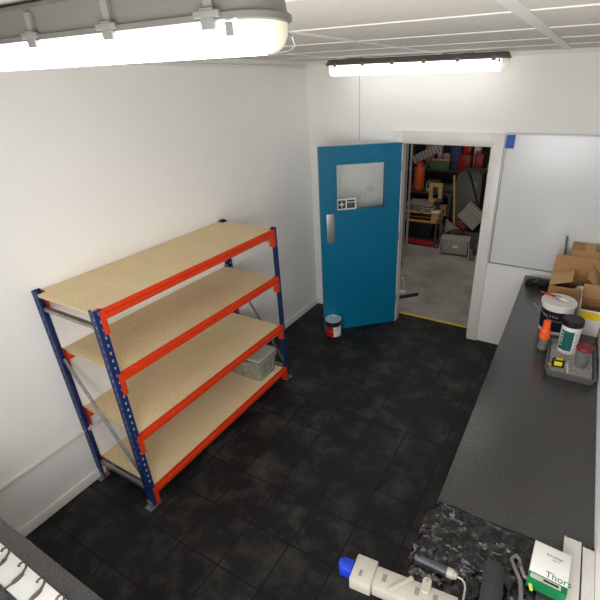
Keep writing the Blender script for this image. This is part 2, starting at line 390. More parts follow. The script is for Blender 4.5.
# ------------------------------------------------------------------ door leaf (hinged on the left jamb, swung into the room)
TH = 0.757; DW = 0.838
door = bpy.data.objects.new('door_1', None); COL.objects.link(door); S(door)
door.location = (XH, -0.024, 0.008); door.rotation_euler = (0, 0, math.pi + TH)      # local +x runs from hinge to free edge, room face is local +y
d = MB(); gx0, gx1, gz0, gz1 = 0.155, 0.677, 1.365, 1.828
for x0, x1, z0, z1 in ((0, gx0, 0, HD), (gx1, DW, 0, HD), (gx0, gx1, 0, gz0), (gx0, gx1, gz1, HD)):
    d.b(x0, x1, -0.044, 0, z0, z1 - 0.01)
bmesh.ops.remove_doubles(d.bm, verts=d.bm.verts, dist=1e-5)
d.build('door_leaf', M['door'], door)
bd = MB()
for y0, y1 in ((-0.012, 0.010), (-0.054, -0.032)):
    bd.b(gx0 - 0.014, gx0 + 0.010, y0, y1, gz0 - 0.014, gz1 + 0.014); bd.b(gx1 - 0.010, gx1 + 0.014, y0, y1, gz0 - 0.014, gz1 + 0.014)
    bd.b(gx0 + 0.010, gx1 - 0.010, y0, y1, gz0 - 0.014, gz0 + 0.010); bd.b(gx0 + 0.010, gx1 - 0.010, y0, y1, gz1 - 0.010, gz1 + 0.014)
bd.build('glazing_bead', M['door'], door)
MB().b(gx0, gx1, -0.025, -0.019, gz0, gz1).build('glass_pane', M['glass'], door)
MB().b(0.700, 0.778, 0, 0.003, 1.045, 1.345, bev=0.001).build('push_plate', M['brushed'], door)
sg = MB().b(0.462, 0.668, -0.0185, -0.017, 1.372, 1.486).build('sign', M['paper'], door)
q = MB(); q.b(0.575, 0.650, -0.017, -0.016, 1.388, 1.470); q.build('green_square', M['dkgreen'], sg)
q = MB(); q.b(0.606, 0.619, -0.016, -0.0152, 1.402, 1.456); q.b(0.585, 0.640, -0.016, -0.0152, 1.423, 1.435); q.build('white_cross', M['paper'], sg)
q = MB(); q.b(0.478, 0.560, -0.017, -0.016, 1.452, 1.470); q.b(0.478, 0.560, -0.017, -0.016, 1.388, 1.443); q.build('text_panel', M['dkgreen'], sg)
q = MB()
for zz, a, b2 in ((1.428, 0.492, 0.546), (1.418, 0.496, 0.542), (1.405, 0.500, 0.538)): q.b(a, b2, -0.016, -0.0152, zz - 0.0025, zz + 0.0025)
q.build('faint_lettering', M['clip'], sg)
hg = MB()
for z in (0.25, 1.0, 1.72): hg.cyl((-0.004, -0.002, z), (-0.004, -0.002, z + 0.09), 0.006, seg=10)
hg.build('hinge', M['steel'], door)
cl = MB(); cl.b(0.02, 0.20, 0.0, 0.012, HD - 0.035, HD - 0.012, m=M['door']); cl.build('door_stay', M['door'], door)

# ------------------------------------------------------------------ fluorescent battens
def batten(label, loc, lit, L=1.6, fz=0.0):     # fz lifts the seam between body and diffuser
    t = thing('fluorescent_light', label, 'light', loc, 0, 'fluorescent battens on the ceiling')
    br = [L / 2 - 0.065, -(L / 2 - 0.065)]; hx = L / 2
    bm = MB(); bm.rings([rrect(hx - 0.028, 0.040, 0.035, 0, br), rrect(hx - 0.014, 0.052, 0.045, -0.012, br), rrect(hx - 0.006, 0.058, 0.05, fz - 0.063, br), rrect(hx, 0.066, 0.055, fz - 0.067, br), rrect(hx, 0.066, 0.055, fz - 0.077, br), rrect(hx - 0.006, 0.060, 0.05, fz - 0.079, br)])
    bm.build('body', M['grey_plastic'], t)
    df = MB(); fs = df.rings([rrect(hx - 0.007, 0.059, 0.050, fz - 0.077, br), rrect(hx - 0.008, 0.057, 0.050, -0.098, br), rrect(hx - 0.014, 0.050, 0.046, -0.116, br), rrect(hx - 0.026, 0.036, 0.034, -0.126, br), rrect(hx - 0.045, 0.015, 0.014, -0.130, br)], lit)
    i = df.mi(M['cream'])
    for f in fs:
        if abs(f.calc_center_median().x) > hx - 0.060: f.material_index = i
    df.build('diffuser', None, t)
    for sx in (-1, 1):
        MB().b(sx * (hx - 0.075) - 0.009, sx * (hx - 0.075) + 0.009, -0.0595, 0.0595, fz - 0.102, fz - 0.080).build('lamp_holder', M['clip'], t)
    n = 6
    for k in range(n):
        x = -hx + 0.115 + k * (L - 0.23) / (n - 1)
        for sy in (-1, 1):
            c = MB(); y = sy * 0.066
            c.b(x - 0.016, x + 0.016, y - 0.004, y + 0.006, fz - 0.091, fz - 0.058, bev=0.002); c.b(x - 0.030, x + 0.030, y - 0.006, y + 0.003, fz - 0.073, fz - 0.062, bev=0.002)
            c.b(x - 0.010, x + 0.010, y * 0.9 - 0.004, y * 0.9 + 0.004, fz - 0.060, -0.022)
            c.build('clip', M['clip'], t)
    for x in (-hx * 0.6, hx * 0.6):
        MB().b(x - 0.03, x + 0.03, -0.03, 0.03, 0, 0.010).build('fixing_bracket', M['steel'], t)
    return t
near_light = batten('long fluorescent batten at top left, nearest the viewer, with large grey clips', (1.335, -3.46, HC - 0.010), M['lit_near'])
batten('fluorescent batten at the far wall above the open blue door', (1.22, -0.315, HC - 0.010), M['lit_old'], 1.6, 0.032)
w_ = MB(); w_.tube([(p[0] - 1.335, p[1] + 3.46, p[2] - HC + 0.010) for p in ((2.075, -3.395, 2.640), (2.078, -3.350, 2.622), (2.078, -3.342, 2.605), (2.066, -3.347, 2.596), (2.050, -3.357, 2.594), (2.030, -3.372, 2.596), (2.020, -3.393, 2.600))], 0.0013, 6)
w_.build('wire_clip', M['steel'], near_light)
tag(MB().b(0.03, 0.07, -1.90, -1.83, HC - 0.058, HC - 0.006, bev=0.006).build('junction_box', M['strip']), 'small white fitting on the ceiling edge of the left wall', 'fitting')

# ------------------------------------------------------------------ whiteboard
wb = thing('whiteboard', 'large blank white board with thin grey frame on the far wall', 'whiteboard', (2.023, -0.001, 0.907))
bw, bh = 0.955, 1.203
MB().b(0.006, bw - 0.006, -0.014, 0, 0.006, bh - 0.006).build('panel', M['board'], wb)
f = MB(); f.b(0, bw, -0.020, 0, 0, 0.012); f.b(0, bw, -0.020, 0, bh - 0.012, bh); f.b(0, 0.012, -0.020, 0, 0.012, bh - 0.012); f.b(bw - 0.012, bw, -0.020, 0, 0.012, bh - 0.012)
f.build('frame', M['alu'], wb)
tag(MB().slab([(2.022, -0.0225, 1.985), (2.096, -0.0225, 1.986), (2.098, -0.0225, 2.098), (2.026, -0.0225, 2.094)], 0.0012).build('blue_tape', M['tape']), 'blue tape patch at top left corner of the white board', 'tape')

# ------------------------------------------------------------------ shelving rack
XB, XF, YN, YF, RH = 0.006, 0.578, -3.100, -1.492, 1.498
rack = thing('shelving_rack', 'blue and orange steel rack with four chipboard shelves by the left wall', 'shelving', (XB, YN, 0))
DX, DY, UW, T = XF - XB, YF - YN, 0.046, 0.003
def holed(mb, x0, x1, z0, z1, put, hx0, hx1, pitch, hh, z_off):
    """plate in 2-D (u,z) with a column of real slots; put maps (u, z) to the 3-D rectangle"""
    put(x0, hx0, z0, z1); put(hx1, x1, z0, z1); z = z0
    k = 0
    while True:
        a = z0 + z_off + k * pitch
        if a + hh > z1: put(hx0, hx1, z, z1); break
        put(hx0, hx1, z, a); z = a + hh; k += 1
def upright(cx, cy, sx, sy):
    """sx, sy: outward directions of this corner; C-profile open towards the inside of the rack's long side"""
    u = MB()
    x_out, x_in = cx, cx - sx * UW
    y_out, y_in = cy, cy - sy * UW
    lo, hi = min(x_out, x_in), max(x_out, x_in)
    holed(u, lo, hi, 0.004, RH, lambda a, b_, z0, z1: u.b(a, b_, y_out, y_out - sy * T, z0, z1), lo + 0.019, lo + 0.031, 0.05, 0.022, 0.03)
    lo2, hi2 = min(y_out - sy * T, y_in), max(y_out - sy * T, y_in)
    holed(u, lo2, hi2, 0.004, RH, lambda a, b_, z0, z1: u.b(x_out, x_out - sx * T, a, b_, z0, z1), lo2 + 0.017, lo2 + 0.029, 0.05, 0.02, 0.012)
    u.b(x_in, x_in + sx * T, y_out - sy * T, y_out - sy * 0.012, 0.004, RH)
    u.b(x_out - sx * T, x_out - sx * 0.010, y_in, y_in + sy * T, 0.004, RH)
    o = u.build('upright', M['rackblue'], rack, smooth=False)
    ft = MB(); ft.b(cx - sx * 0.055, cx + sx * (0.008 if sx > 0 else 0.0), cy + sy * 0.032, cy - sy * 0.050, 0, 0.004); ft.b(cx - sx * 0.052, cx + sx * 0.002, cy + sy * 0.004, cy - sy * 0.001, 0.004, 0.05)
    ft.cyl((cx - sx * 0.03, cy + sy * 0.018, 0.004), (cx - sx * 0.03, cy + sy * 0.018, 0.016), 0.008, seg=8)
    ft.build('foot_plate', M['steel'], o)
    return o
for cx, sx in ((0.0, -1), (DX, 1)):
    for cy, sy in ((0.0, -1), (DY, 1)): upright(cx, cy, sx, sy)
LEV = (0.148, 0.604, 1.074, 1.484)
for h in LEV:
    for x, sx in ((DX, 1), (0.0, -1)):
        bm = MB(); o_ = x + sx * 0.004
        poly = [(o_ - sx * 0.050, h - 0.019), (o_ - sx * 0.023, h - 0.019), (o_ - sx * 0.023, h + 0.002), (o_ - sx * 0.016, h + 0.002), (o_ - sx * 0.016, h - 0.022), (o_ + sx * 0.002, h - 0.024), (o_ + sx * 0.002, h - 0.052), (o_ - sx * 0.002, h - 0.056), (o_ - sx * 0.050, h - 0.056)]
        if sx < 0: poly = [(o_ - sx * 0.050, h - 0.019), (o_ + sx * 0.002, h - 0.019), (o_ + sx * 0.002, h - 0.064), (o_ - sx * 0.002, h - 0.069), (o_ - sx * 0.050, h - 0.069)]
        bm.prism(poly, 'y', UW + 0.001, DY - UW - 0.001)
        beam = bm.build('beam', M['rackred'], rack, smooth=False)
        for yy, sy in ((0.0, -1), (DY, 1)):
            cn = MB(); y0, y1 = yy - sy * 0.026, yy - sy * (UW + 0.012)
            cn.b(x + sx * 0.0005, x + sx * 0.005, y0, y1, h - 0.142, h + 0.004, bev=0.0015)
            cn.b(x - sx * 0.045, x + sx * 0.0045, yy - sy * (UW + 0.0015), yy - sy * (UW + 0.005), h - 0.142, h + 0.004)
            for zz in (h - 0.115, h - 0.065, h - 0.015): cn.cyl((x + sx * 0.004, yy - sy * 0.036, zz), (x + sx * 0.0075, yy - sy * 0.036, zz), 0.005, seg=8)
            cn.build('connector', M['rackred'], beam, smooth=False)
    if h != LEV[3]: MB().b(0.001, DX - 0.018, UW + 0.008, DY - UW - 0.008, h - 0.0175, h - 0.0005).build('shelf_board', M['chip'], rack)
h = LEV[3]      # the top board is notched round the posts
tb = MB(); tb.b(0.001, DX - 0.018, UW + 0.006, DY - UW - 0.006, h - 0.0175, h); tb.b(UW + 0.004, DX - UW - 0.004, 0.004, UW + 0.006, h - 0.0175, h); tb.b(UW + 0.004, DX - UW - 0.004, DY - UW - 0.006, DY - 0.004, h - 0.0175, h)
tb.build('shelf_board', M['chip'], rack)
for y, z0, z1, sgn in ((0.022, 1.03, 0.19, 1), (DY - 0.022, 1.03, 0.19, 1)):
    for z in (0.155, 1.395):
        c = MB(); c.b(0.044, DX - 0.044, y - 0.012, y + 0.012, z - 0.002, z); c.b(0.044, DX - 0.044, y - 0.012, y - 0.0105, z - 0.024, z); c.b(0.044, DX - 0.044, y + 0.0105, y + 0.012, z - 0.024, z)
        c.build('strut', M['steel'], rack)
    a, b_ = Vector((0.030, y, z0)), Vector((DX - 0.030, y, z1)); mid = (a + b_) / 2; dv = b_ - a
    c = MB(); ang = math.atan2(-dv.z, dv.x)
    c.box(mid, (dv.length - 0.02, 0.014, 0.0025), (0, ang, 0)); c.box(mid + Vector((0, -0.007, 0)) + Vector((math.sin(ang), 0, math.cos(ang))) * 0.010, (dv.length - 0.02, 0.0015, 0.014), (0, ang, 0)); c.box(mid + Vector((0, 0.007, 0)) + Vector((math.sin(ang), 0, math.cos(ang))) * 0.010, (dv.length - 0.02, 0.0015, 0.014), (0, ang, 0))
    c.build('diagonal_brace', M['steel'], rack)

# lidded bin on the bottom shelf
bn = thing('storage_bin', 'scuffed grey lidded bin on the bottom shelf of the rack', 'storage bin', (0.345, -1.712, 0.1482))
b_ = MB(); b_.rings([rrect(0.165, 0.110, 0.015, 0, seg=2), rrect(0.180, 0.124, 0.015, 0.170, seg=2), rrect(0.190, 0.132, 0.015, 0.171, seg=2), rrect(0.190, 0.132, 0.015, 0.196, seg=2)])
for yy in (-0.07, 0.0, 0.07): b_.box((0.176, yy, 0.085), (0.010, 0.006, 0.15), (0, 0.08, 0))
b_.build('body', M['bin'], bn)
MB().rings([rrect(0.150, 0.1, 0.015, 0.197, seg=2), rrect(0.150, 0.1, 0.015, 0.197, seg=2)]) if False else None
l_ = MB(); l_.rings([rrect(0.170, 0.112, 0.012, 0.1965, seg=2), rrect(0.170, 0.112, 0.012, 0.212, seg=2), rrect(0.186, 0.128, 0.012, 0.213, seg=2), rrect(0.184, 0.126, 0.012, 0.236, seg=2)])
l_.build('lid', M['binlid'], bn)
for yy in (-0.132, 0.132):
    MB().b(-0.05, 0.05, yy - 0.008, yy + 0.008, 0.150, 0.168, bev=0.003).build('handle', M['binlid'], bn)

# paint tin on the floor in front of the door
pt = thing('paint_tin', 'red and black paint tin with pale lid on the floor against the blue door', 'paint tin', (0.585, -0.616, 0), 0.0); pt.scale = (1.05, 1.05, 1.16)
MB().lathe([(0.079, 0), (0.082, 0.004), (0.082, 0.172), (0.080, 0.176)], m=M['black']).build('can', None, pt)
lb = MB(); seg = 40
def arc(mb, r, a0, a1, z0, z1, m, n=16, th=0.0008):
    ri = [[(rr * math.cos(R(a0 + (a1 - a0) * k / n)), rr * math.sin(R(a0 + (a1 - a0) * k / n)), z) for k in range(n + 1)] for rr, z in ((r, z0), (r + th, z0), (r + th, z1), (r, z1), (r, z0))]
    mb.rings(ri, m, False, False, closed=False)
arc(lb, 0.082, -140, -62, 0.022, 0.128, M['red']); lb.build('red_label', None, pt)
lb = MB(); arc(lb, 0.082, -62, 8, 0.022, 0.128, M['paper']); lb.build('white_label', None, pt)
MB().lathe([(0.084, 0.175), (0.086, 0.180), (0.085, 0.186), (0.074, 0.186), (0.072, 0.182), (0.001, 0.1825)], m=M['pale_blue']).build('lid', None, pt)
hb = MB(); hb.tube([(0.0845 * math.cos(a), 0.0845 * math.sin(a), 0.152 - 0.07 * math.sin(math.pi * k / 12)) for k, a in [(k, R(180 + 180 * k / 12)) for k in range(13)]], 0.0018, 6)
hb.build('wire_handle', M['steel'], pt)

# ------------------------------------------------------------------ worktops
wr = thing('worktop', 'long dark speckled worktop along the right wall', 'worktop', (BX, 0, 0))
MB().b(0, W - BX - 0.001, NY + 0.002, -0.001, BH - 0.038, BH, bev=0.004).build('top', M['lam'], wr)
for y in (-0.05, -1.45, -2.9, -4.35):
    MB().b(0.10, W - BX - 0.03, y - 0.018, y + 0.018, 0.001, BH - 0.038).build('support_panel', M['strip'], wr)
wn = thing('worktop', 'dark speckled worktop at bottom left under the coat hook rail', 'worktop', (0, NY, 0))
MB().b(0.001, BX - 0.002, 0.002, BY - NY, BH - 0.038, BH, bev=0.004).build('top', M['lam'], wn)
for x in (0.06, 1.2): MB().b(x - 0.018, x + 0.018, 0.03, BY - NY - 0.10, 0.001, BH - 0.038).build('support_panel', M['strip'], wn)

# coat hook rail on the near worktop
hr = thing('coat_hook_rail', 'white board with a row of dark bronze coat hooks on the worktop at bottom left', 'hook rail', (1.05, -3.932, BH + 0.0005), -0.006)
MB().b(-0.55, 0.35, -0.046, 0.041, 0, 0.019, bev=0.002).build('board', M['paper'], hr)
for k in range(-4, 3):
    x = k * 0.124 + 0.012
    hk = MB()
    hk.tube([(x - 0.004, -0.068, 0.052), (x - 0.002, -0.062, 0.034), (x, -0.046, 0.025), (x, -0.028, 0.023), (x, -0.012, 0.024)], [0.005, 0.0042, 0.004, 0.0045, 0.006], 8)
    hk.rings([[(x + a * ww, yy, 0.0195 + zz) for a, zz in ((-1, 0), (-0.9, 0.006), (0, 0.010), (0.9, 0.006), (1, 0))] for yy, ww in ((-0.030, 0.003), (-0.020, 0.008), (-0.006, 0.009), (0.008, 0.007), (0.018, 0.003))], None)
    hk.tube([(x, 0.004, 0.026), (x + 0.001, 0.016, 0.030), (x + 0.001, 0.030, 0.040), (x, 0.038, 0.056), (x - 0.001, 0.034, 0.071), (x - 0.001, 0.022, 0.076), (x - 0.001, 0.014, 0.070)], [0.006, 0.005, 0.0045, 0.0042, 0.0042, 0.0046, 0.006], 8)
    hk.build('coat_hook', M['bronze'], hr)

# ------------------------------------------------------------------ far end of the right worktop
# cardboard box with open flaps
bx = thing('cardboard_box', 'open brown cardboard box with raised flaps behind the white bucket', 'box', (2.604, -0.620, BH + 0.0005))
bw_, bd_, bh_ = 0.365, 0.315, 0.200; tk = 0.004
c = MB(); c.b(0, bw_, 0, bd_, 0, tk); c.b(0, bw_, 0, tk, tk, bh_); c.b(0, bw_, bd_ - tk, bd_, tk, bh_); c.b(0, tk, tk, bd_ - tk, tk, bh_); c.b(bw_ - tk, bw_, tk, bd_ - tk, tk, bh_)
c.build('body', M['card'], bx)
MB().slab([(0, 0.006, bh_ + 0.001), (0.004, bd_ - 0.006, bh_ + 0.001), (0.165, bd_ - 0.02, bh_ + 0.055), (0.155, 0.015, bh_ + 0.055)], 0.004).build('flap', M['cardlight'], bx)
MB().slab([(0, bd_ - 0.001, bh_ + 0.001), (bw_, bd_ - 0.001, bh_ + 0.001), (bw_, bd_ + 0.03, bh_ + 0.150), (0.004, bd_ + 0.03, bh_ + 0.150)], 0.004).build('flap', M['card'], bx)
MB().slab([(bw_, 0.01, bh_ + 0.001), (bw_, bd_ - 0.01, bh_ + 0.001), (bw_ - 0.09, bd_ - 0.03, bh_ + 0.13), (bw_ - 0.11, 0.02, bh_ + 0.10)], -0.004).build('flap', M['cardlight'], bx)
MB().slab([(0.0, -0.001, bh_), (bw_, -0.001, bh_), (bw_ - 0.006, -0.040, bh_ - 0.14), (0.006, -0.040, bh_ - 0.14)], 0.004).build('flap', M['card'], bx)
# contents
wp = MB()
for i in range(5):
    cc = Vector((2.80 + 0.028 * i, -0.53 + 0.03 * (i % 2), BH + 0.125 + 0.014 * (i % 3)))
    r_ = bmesh.ops.create_icosphere(wp.bm, subdivisions=3, radius=0.045)
    for v in r_['verts']:
        v.co *= 1 + 0.5 * noise.noise(v.co * 30 + cc * 9); v.co = v.co + cc
tag(wp.build('crumpled_wrapping', M['white']), 'crumpled white wrapping inside the open cardboard box', 'packaging')
tag(MB().b(2.64, 2.76, -0.57, -0.40, BH + 0.006, BH + 0.145, bev=0.01).build('dark_pouch', M['navy']), 'dark navy pouch inside the open cardboard box', 'pouch')
# second box at the back
b2 = thing('cardboard_box', 'taller closed brown cardboard box against the far wall in the corner', 'box', (2.715, -0.268, BH + 0.0005))
MB().b(0, 0.272, 0, 0.235, 0, 0.400).build('body', M['card'], b2)
MB().b(0.1, 0.172, -0.0008, 0.2358, 0.4002, 0.4008).build('tape_strip', M['cardlight'], b2)
rd = MB(); rd.cyl((2.700, -0.215, BH + 0.004), (2.655, -0.075, 1.285), 0.009, seg=12)
tag(rd.build('metal_rod', M['dsteel']), 'grey metal rod leaning upright between the cardboard boxes and white board', 'rod')
# black cable bundle in the far corner
cb = MB(); random.seed(3)
for k in range(7):
    pts = []
    ox, oy, oz = random.uniform(-0.008, 0.008), random.uniform(-0.014, 0.014), 0.007 + 0.0055 * k
    for a in range(28):
        t_ = 2 * math.pi * a / 28
        pts.append((2.502 + ox + (0.098 - 0.003 * k) * math.cos(t_), -0.185 + oy + 0.030 * math.sin(t_) + 0.008 * math.sin(3 * t_ + k), BH + oz + 0.003 * math.sin(2 * t_ + k)))
    cb.tube(pts, 0.0062, 7, closed=True)
cb.b(2.485, 2.510, -0.232, -0.138, BH + 0.002, BH + 0.052, bev=0.006)
tag(cb.build('cable_bundle', M['black']), 'black cable bundle at the far end of the right worktop', 'cable')
zt = MB(); zt.tube([(2.515, -0.60, BH + 0.003), (2.53, -0.63, BH + 0.012), (2.555, -0.665, BH + 0.010), (2.575, -0.71, BH + 0.004), (2.585, -0.76, BH + 0.003)], 0.0013, 6)
zt.tube([(2.535, -0.575, BH + 0.003), (2.530, -0.60, BH + 0.010), (2.53, -0.63, BH + 0.012)], 0.0013, 6)
tag(zt.build('wire_tie', M['white']), 'thin white wire tie on the worktop left of the bucket', 'wire')

# bucket with lid and brush
bk = thing('paint_bucket', 'large white bucket with dark label and a paintbrush on its lid', 'bucket', (2.698, -0.972, BH + 0.0005))
MB().lathe([(0.098, 0), (0.101, 0.003), (0.112, 0.215), (0.112, 0.225)], m=M['white'], seg=48).build('tub', None, bk)
lb = MB()
def arc2(mb, rf, a0, a1, z0, z1, m, n=24, th=0.0008):
    rows = []
    for dr, z in ((0, z0), (th, z0), (th, z1), (0, z1), (0, z0)):
        rows.append([((rf(z) + dr) * math.cos(R(a0 + (a1 - a0) * k / n)), (rf(z) + dr) * math.sin(R(a0 + (a1 - a0) * k / n)), z) for k in range(n + 1)])
    mb.rings(rows, m, False, False, closed=False)
rf = lambda z: 0.101 + 0.011 * (z - 0.003) / 0.212
arc2(lb, rf, -205, -58, 0.028, 0.190, M['navy']); lab = lb.build('label', None, bk)
for ch, s_, z_, a0 in (('Paint & Panel', 0.017, 0.150, -140),):
    st = 4.6
    for i, k in enumerate(ch):
        if k == ' ': continue
        a = R(a0 + st * i); rr = rf(z_) + 0.001
        text('lettering', k, s_, M['paper'], lab, (rr * math.cos(a), rr * math.sin(a), z_), (R(90), 0, a + R(90)))
MB().lathe([(0.112, 0.218), (0.119, 0.219), (0.120, 0.236), (0.117, 0.241), (0.108, 0.241), (0.106, 0.236), (0.001, 0.235)], m=M['white'], seg=48).build('lid', None, bk)
hb = MB(); hb.tube([(0.1205 * math.cos(a), 0.1205 * math.sin(a), 0.205 - 0.085 * math.sin(math.pi * k / 14)) for k, a in [(k, R(-170 + 180 * k / 14)) for k in range(15)]], 0.002, 6)
hb.build('wire_handle', M['steel'], bk)
pb = thing('paintbrush', 'red handled paintbrush lying across the bucket lid', 'brush', (2.645, -0.930, BH + 0.2435), R(-20))
h_ = MB(); h_.rings([[(x, wv * math.cos(2 * math.pi * k / 10), 0.009 + zv * math.sin(2 * math.pi * k / 10)) for k in range(10)] for x, wv, zv in ((-0.085, 0.007, 0.006), (-0.06, 0.010, 0.007), (-0.02, 0.008, 0.007), (0.015, 0.013, 0.008), (0.03, 0.012, 0.008))])
h_.build('handle', M['red'], pb)
MB().b(0.028, 0.064, -0.017, 0.017, 0.001, 0.017, bev=0.003).build('ferrule', M['steel'], pb)
h_ = MB(); h_.rings([[(x, y, z) for y, z in ((-wd, 0.002), (wd, 0.002), (wd, zh), (-wd, zh))] for x, wd, zh in ((0.062, 0.016, 0.016), (0.11, 0.020, 0.013), (0.128, 0.016, 0.006))])
h_.build('bristles', M['paper'], pb)

# white box with a yellow band
yb = thing('open_box', 'open white box with yellow band right of the bucket', 'box', (2.838, -0.962, BH + 0.0005))
a_, d_, z_ = 0.150, 0.240, 0.200
c = MB(); c.b(0, a_, 0, d_, 0, 0.004, m=M['paper']); c.b(0, a_, 0, 0.003, 0.004, z_, m=M['paper']); c.b(0, 0.003, 0.003, d_ - 0.003, 0.004, z_, m=M['paper']); c.b(a_ - 0.003, a_, 0.003, d_ - 0.003, 0.004, z_, m=M['paper']); c.b(0, a_, d_ - 0.003, d_, 0.004, z_, m=M['paper'])
for x0, x1, y0, y1 in ((0.003, a_ - 0.003, 0.003, 0.0045), (0.003, a_ - 0.003, d_ - 0.0045, d_ - 0.003), (0.003, 0.0045, 0.0045, d_ - 0.0045), (a_ - 0.0045, a_ - 0.003, 0.0045, d_ - 0.0045)): c.b(x0, x1, y0, y1, 0.004, z_ - 0.001, m=M['card'])
c.build('body', None, yb)
MB().b(0, a_, -0.001, 0, 0.128, 0.186).build('yellow_band', M['yellow'], yb)
fl = MB(); fl.slab([(0.0, 0.0, z_), (0.0, d_, z_), (-0.012, d_ - 0.03, z_ + 0.085), (-0.006, 0.02, z_ + 0.06)], 0.003, m=M['paper']); fl.build('side_flap', None, yb)
MB().slab([(0.003, d_, z_), (a_, d_, z_), (a_, d_ + 0.03, z_ + 0.09), (0.003, d_ + 0.03, z_ + 0.09)], 0.003).build('back_flap', M['card'], yb)

# paint tray
tr = thing('paint_tray', 'grey paint tray lined with speckled paper holding the white tub and tumbler', 'tray', (2.835, -1.408, BH + 0.0005), 0.02)
hx, hy = 0.146, 0.212
c = MB(); oR = lambda a, b2_, z: rrect(a, b2_, 0.02, z, seg=3)
c.rings([oR(hx - 0.014, hy - 0.014, 0), oR(hx - 0.004, hy - 0.004, 0.042), oR(hx, hy, 0.042), oR(hx, hy, 0.047), oR(hx - 0.010, hy - 0.010, 0.047), oR(hx - 0.018, hy - 0.018, 0.012)], M['tray'])
c.build('tray_body', None, tr)
MB().b(-hx + 0.02, hx - 0.02, -hy + 0.02, hy - 0.02, 0.0125, 0.0165).build('paper_liner', M['news'], tr)
TB = BH + 0.0175
# wipes tub
tu = thing('tub', 'white round tub with black lid and teal label', 'tub', (2.802, -1.275, TB))
MB().lathe([(0.055, 0), (0.058, 0.003), (0.060, 0.21), (0.058, 0.214)], m=M['white'], seg=40).build('jar', None, tu)
lb = MB(); arc2(lb, lambda z: 0.0602, -152, -68, 0.030, 0.175, M['teal']); lab = lb.build('label', None, tu)
for i, k in enumerate('SORBO'):
    a = R(-136); rr = 0.0615
    text('lettering', k, 0.027, M['paper'], lab, (rr * math.cos(a), rr * math.sin(a), 0.055 + i * 0.022), (R(90), R(-90), a + R(90)))
q = MB(); arc2(q, lambda z: 0.0602, -62, -40, 0.03, 0.18, M['paper'])
for i in range(5): arc2(q, lambda z: 0.0606, -60, -44 + (i % 3) * 2, 0.045 + i * 0.026, 0.050 + i * 0.026, M['greyprint'], th=0.0004)
q.build('small_print', None, tu)
MB().lathe([(0.064, 0.205), (0.067, 0.208), (0.067, 0.244), (0.063, 0.249), (0.054, 0.249), (0.052, 0.246), (0.001, 0.246)], m=M['black'], seg=40).build('lid', None, tu)
# tumbler
tm = thing('tumbler', 'grey translucent tumbler with dark red lid in the paint tray', 'tumbler', (2.893, -1.425, TB))
MB().lathe([(0.034, 0), (0.036, 0.003), (0.045, 0.125)], m=M['smoke'], seg=32).build('cup', None, tm)
MB().lathe([(0.047, 0.122), (0.049, 0.125), (0.049, 0.138), (0.046, 0.143), (0.040, 0.143), (0.038, 0.140), (0.001, 0.140)], m=M['dred'], seg=32).build('lid', None, tm)
# tape measure
tp = thing('tape_measure', 'yellow and black tape measure at the front of the paint tray', 'tape measure', (2.764, -1.505, TB + 0.001), 0.15)
MB().b(-0.036, 0.036, -0.018, 0.018, 0, 0.058, bev=0.008).build('case', M['black'], tp)
f = MB(); f.b(-0.026, 0.022, -0.0195, 0.0195, 0.014, 0.046, bev=0.003); f.b(-0.018, 0.024, -0.012, 0.012, 0.0575, 0.0595); f.build('face', M['yellow'], tp)
f = MB(); f.b(-0.058, -0.036, -0.010, 0.010, 0.004, 0.007); f.b(-0.060, -0.057, -0.012, 0.012, 0, 0.020); f.build('blade', M['yellow'], tp)
st = MB(); st.box((2.822, -1.520, TB + 0.005), (0.012, 0.150, 0.008), (0, 0, 0.06))
tag(st.build('stirring_stick', M['paper']), 'thin white stick lying in the paint tray beside the tape measure', 'stick')
# orange capped bottle
ob = thing('spray_bottle', 'clear bottle with tall orange cap left of the white tub', 'bottle', (2.652, -1.300, BH + 0.0005))
MB().lathe([(0.027, 0), (0.030, 0.004), (0.031, 0.060), (0.031, 0.080), (0.029, 0.100)], m=M['clear'], seg=28).build('body', None, ob)
MB().lathe([(0.033, 0.092), (0.036, 0.096), (0.034, 0.150), (0.026, 0.160), (0.025, 0.166), (0.023, 0.220), (0.016, 0.226)], m=M['orange'], seg=28).build('cap', None, ob)
MB().lathe([(0.0315, 0.016), (0.0318, 0.017), (0.0318, 0.036), (0.0315, 0.037)], m=M['smoke'], seg=28, cap0=False, cap1=False).build('label', None, ob)

# ------------------------------------------------------------------ near end of the right worktop
# crumpled black polythene draped over the front edge
sh = MB(); nu, nv = 92, 96
x0, x1, yA, yB = -0.17, 0.435, -2.832, -3.60
rows = []
for j in range(nv + 1):
    row = []
    for i in range(nu + 1):
        s_ = x0 + (x1 - x0) * i / nu; y = yA + (yB - yA) * j / nv
        y += 0.010 * noise.noise((s_ * 9, 3.3, 0)) * (1 - j / nv) + 0.04 * (s_ - 0.2) * 0
        p = Vector((s_ * 7, y * 7, 1.7)); rdg = lambda v: max(0.0, 1 - 2.6 * abs(noise.noise(v))) ** 2
        u1 = Vector((s_ * 6 + y * 5, (y - s_) * 13, 1.7)); u2 = Vector((s_ * 16 - y * 6, y * 9 + s_ * 4, 4.1))
        nz = 0.55 * rdg(u1) + 0.45 * rdg(u2) + 0.25 * rdg(p * 4.1) + 0.25 * abs(noise.noise(p))
        nz = 0.002 + 0.016 * nz
        edge = min(1.0, (j + 0.5) / 5, (nu - i + 0.5) / 5); nz = 0.0015 + nz * edge
        if s_ > 0.012: px, pz = BX + s_, BH + nz
        elif s_ > -0.012:
            a = (0.012 - s_) / 0.024 * math.pi / 2; r_ = 0.012 + nz * 0.8
            px, pz = BX + 0.012 - r_ * math.sin(a), BH - 0.012 + r_ * math.cos(a)
        else: px, pz = BX - 0.003 - nz * 1.6 - 0.05 * (-s_ - 0.012) , BH + s_ * 0.98
        row.append((px, y, pz))
    rows.append(row)
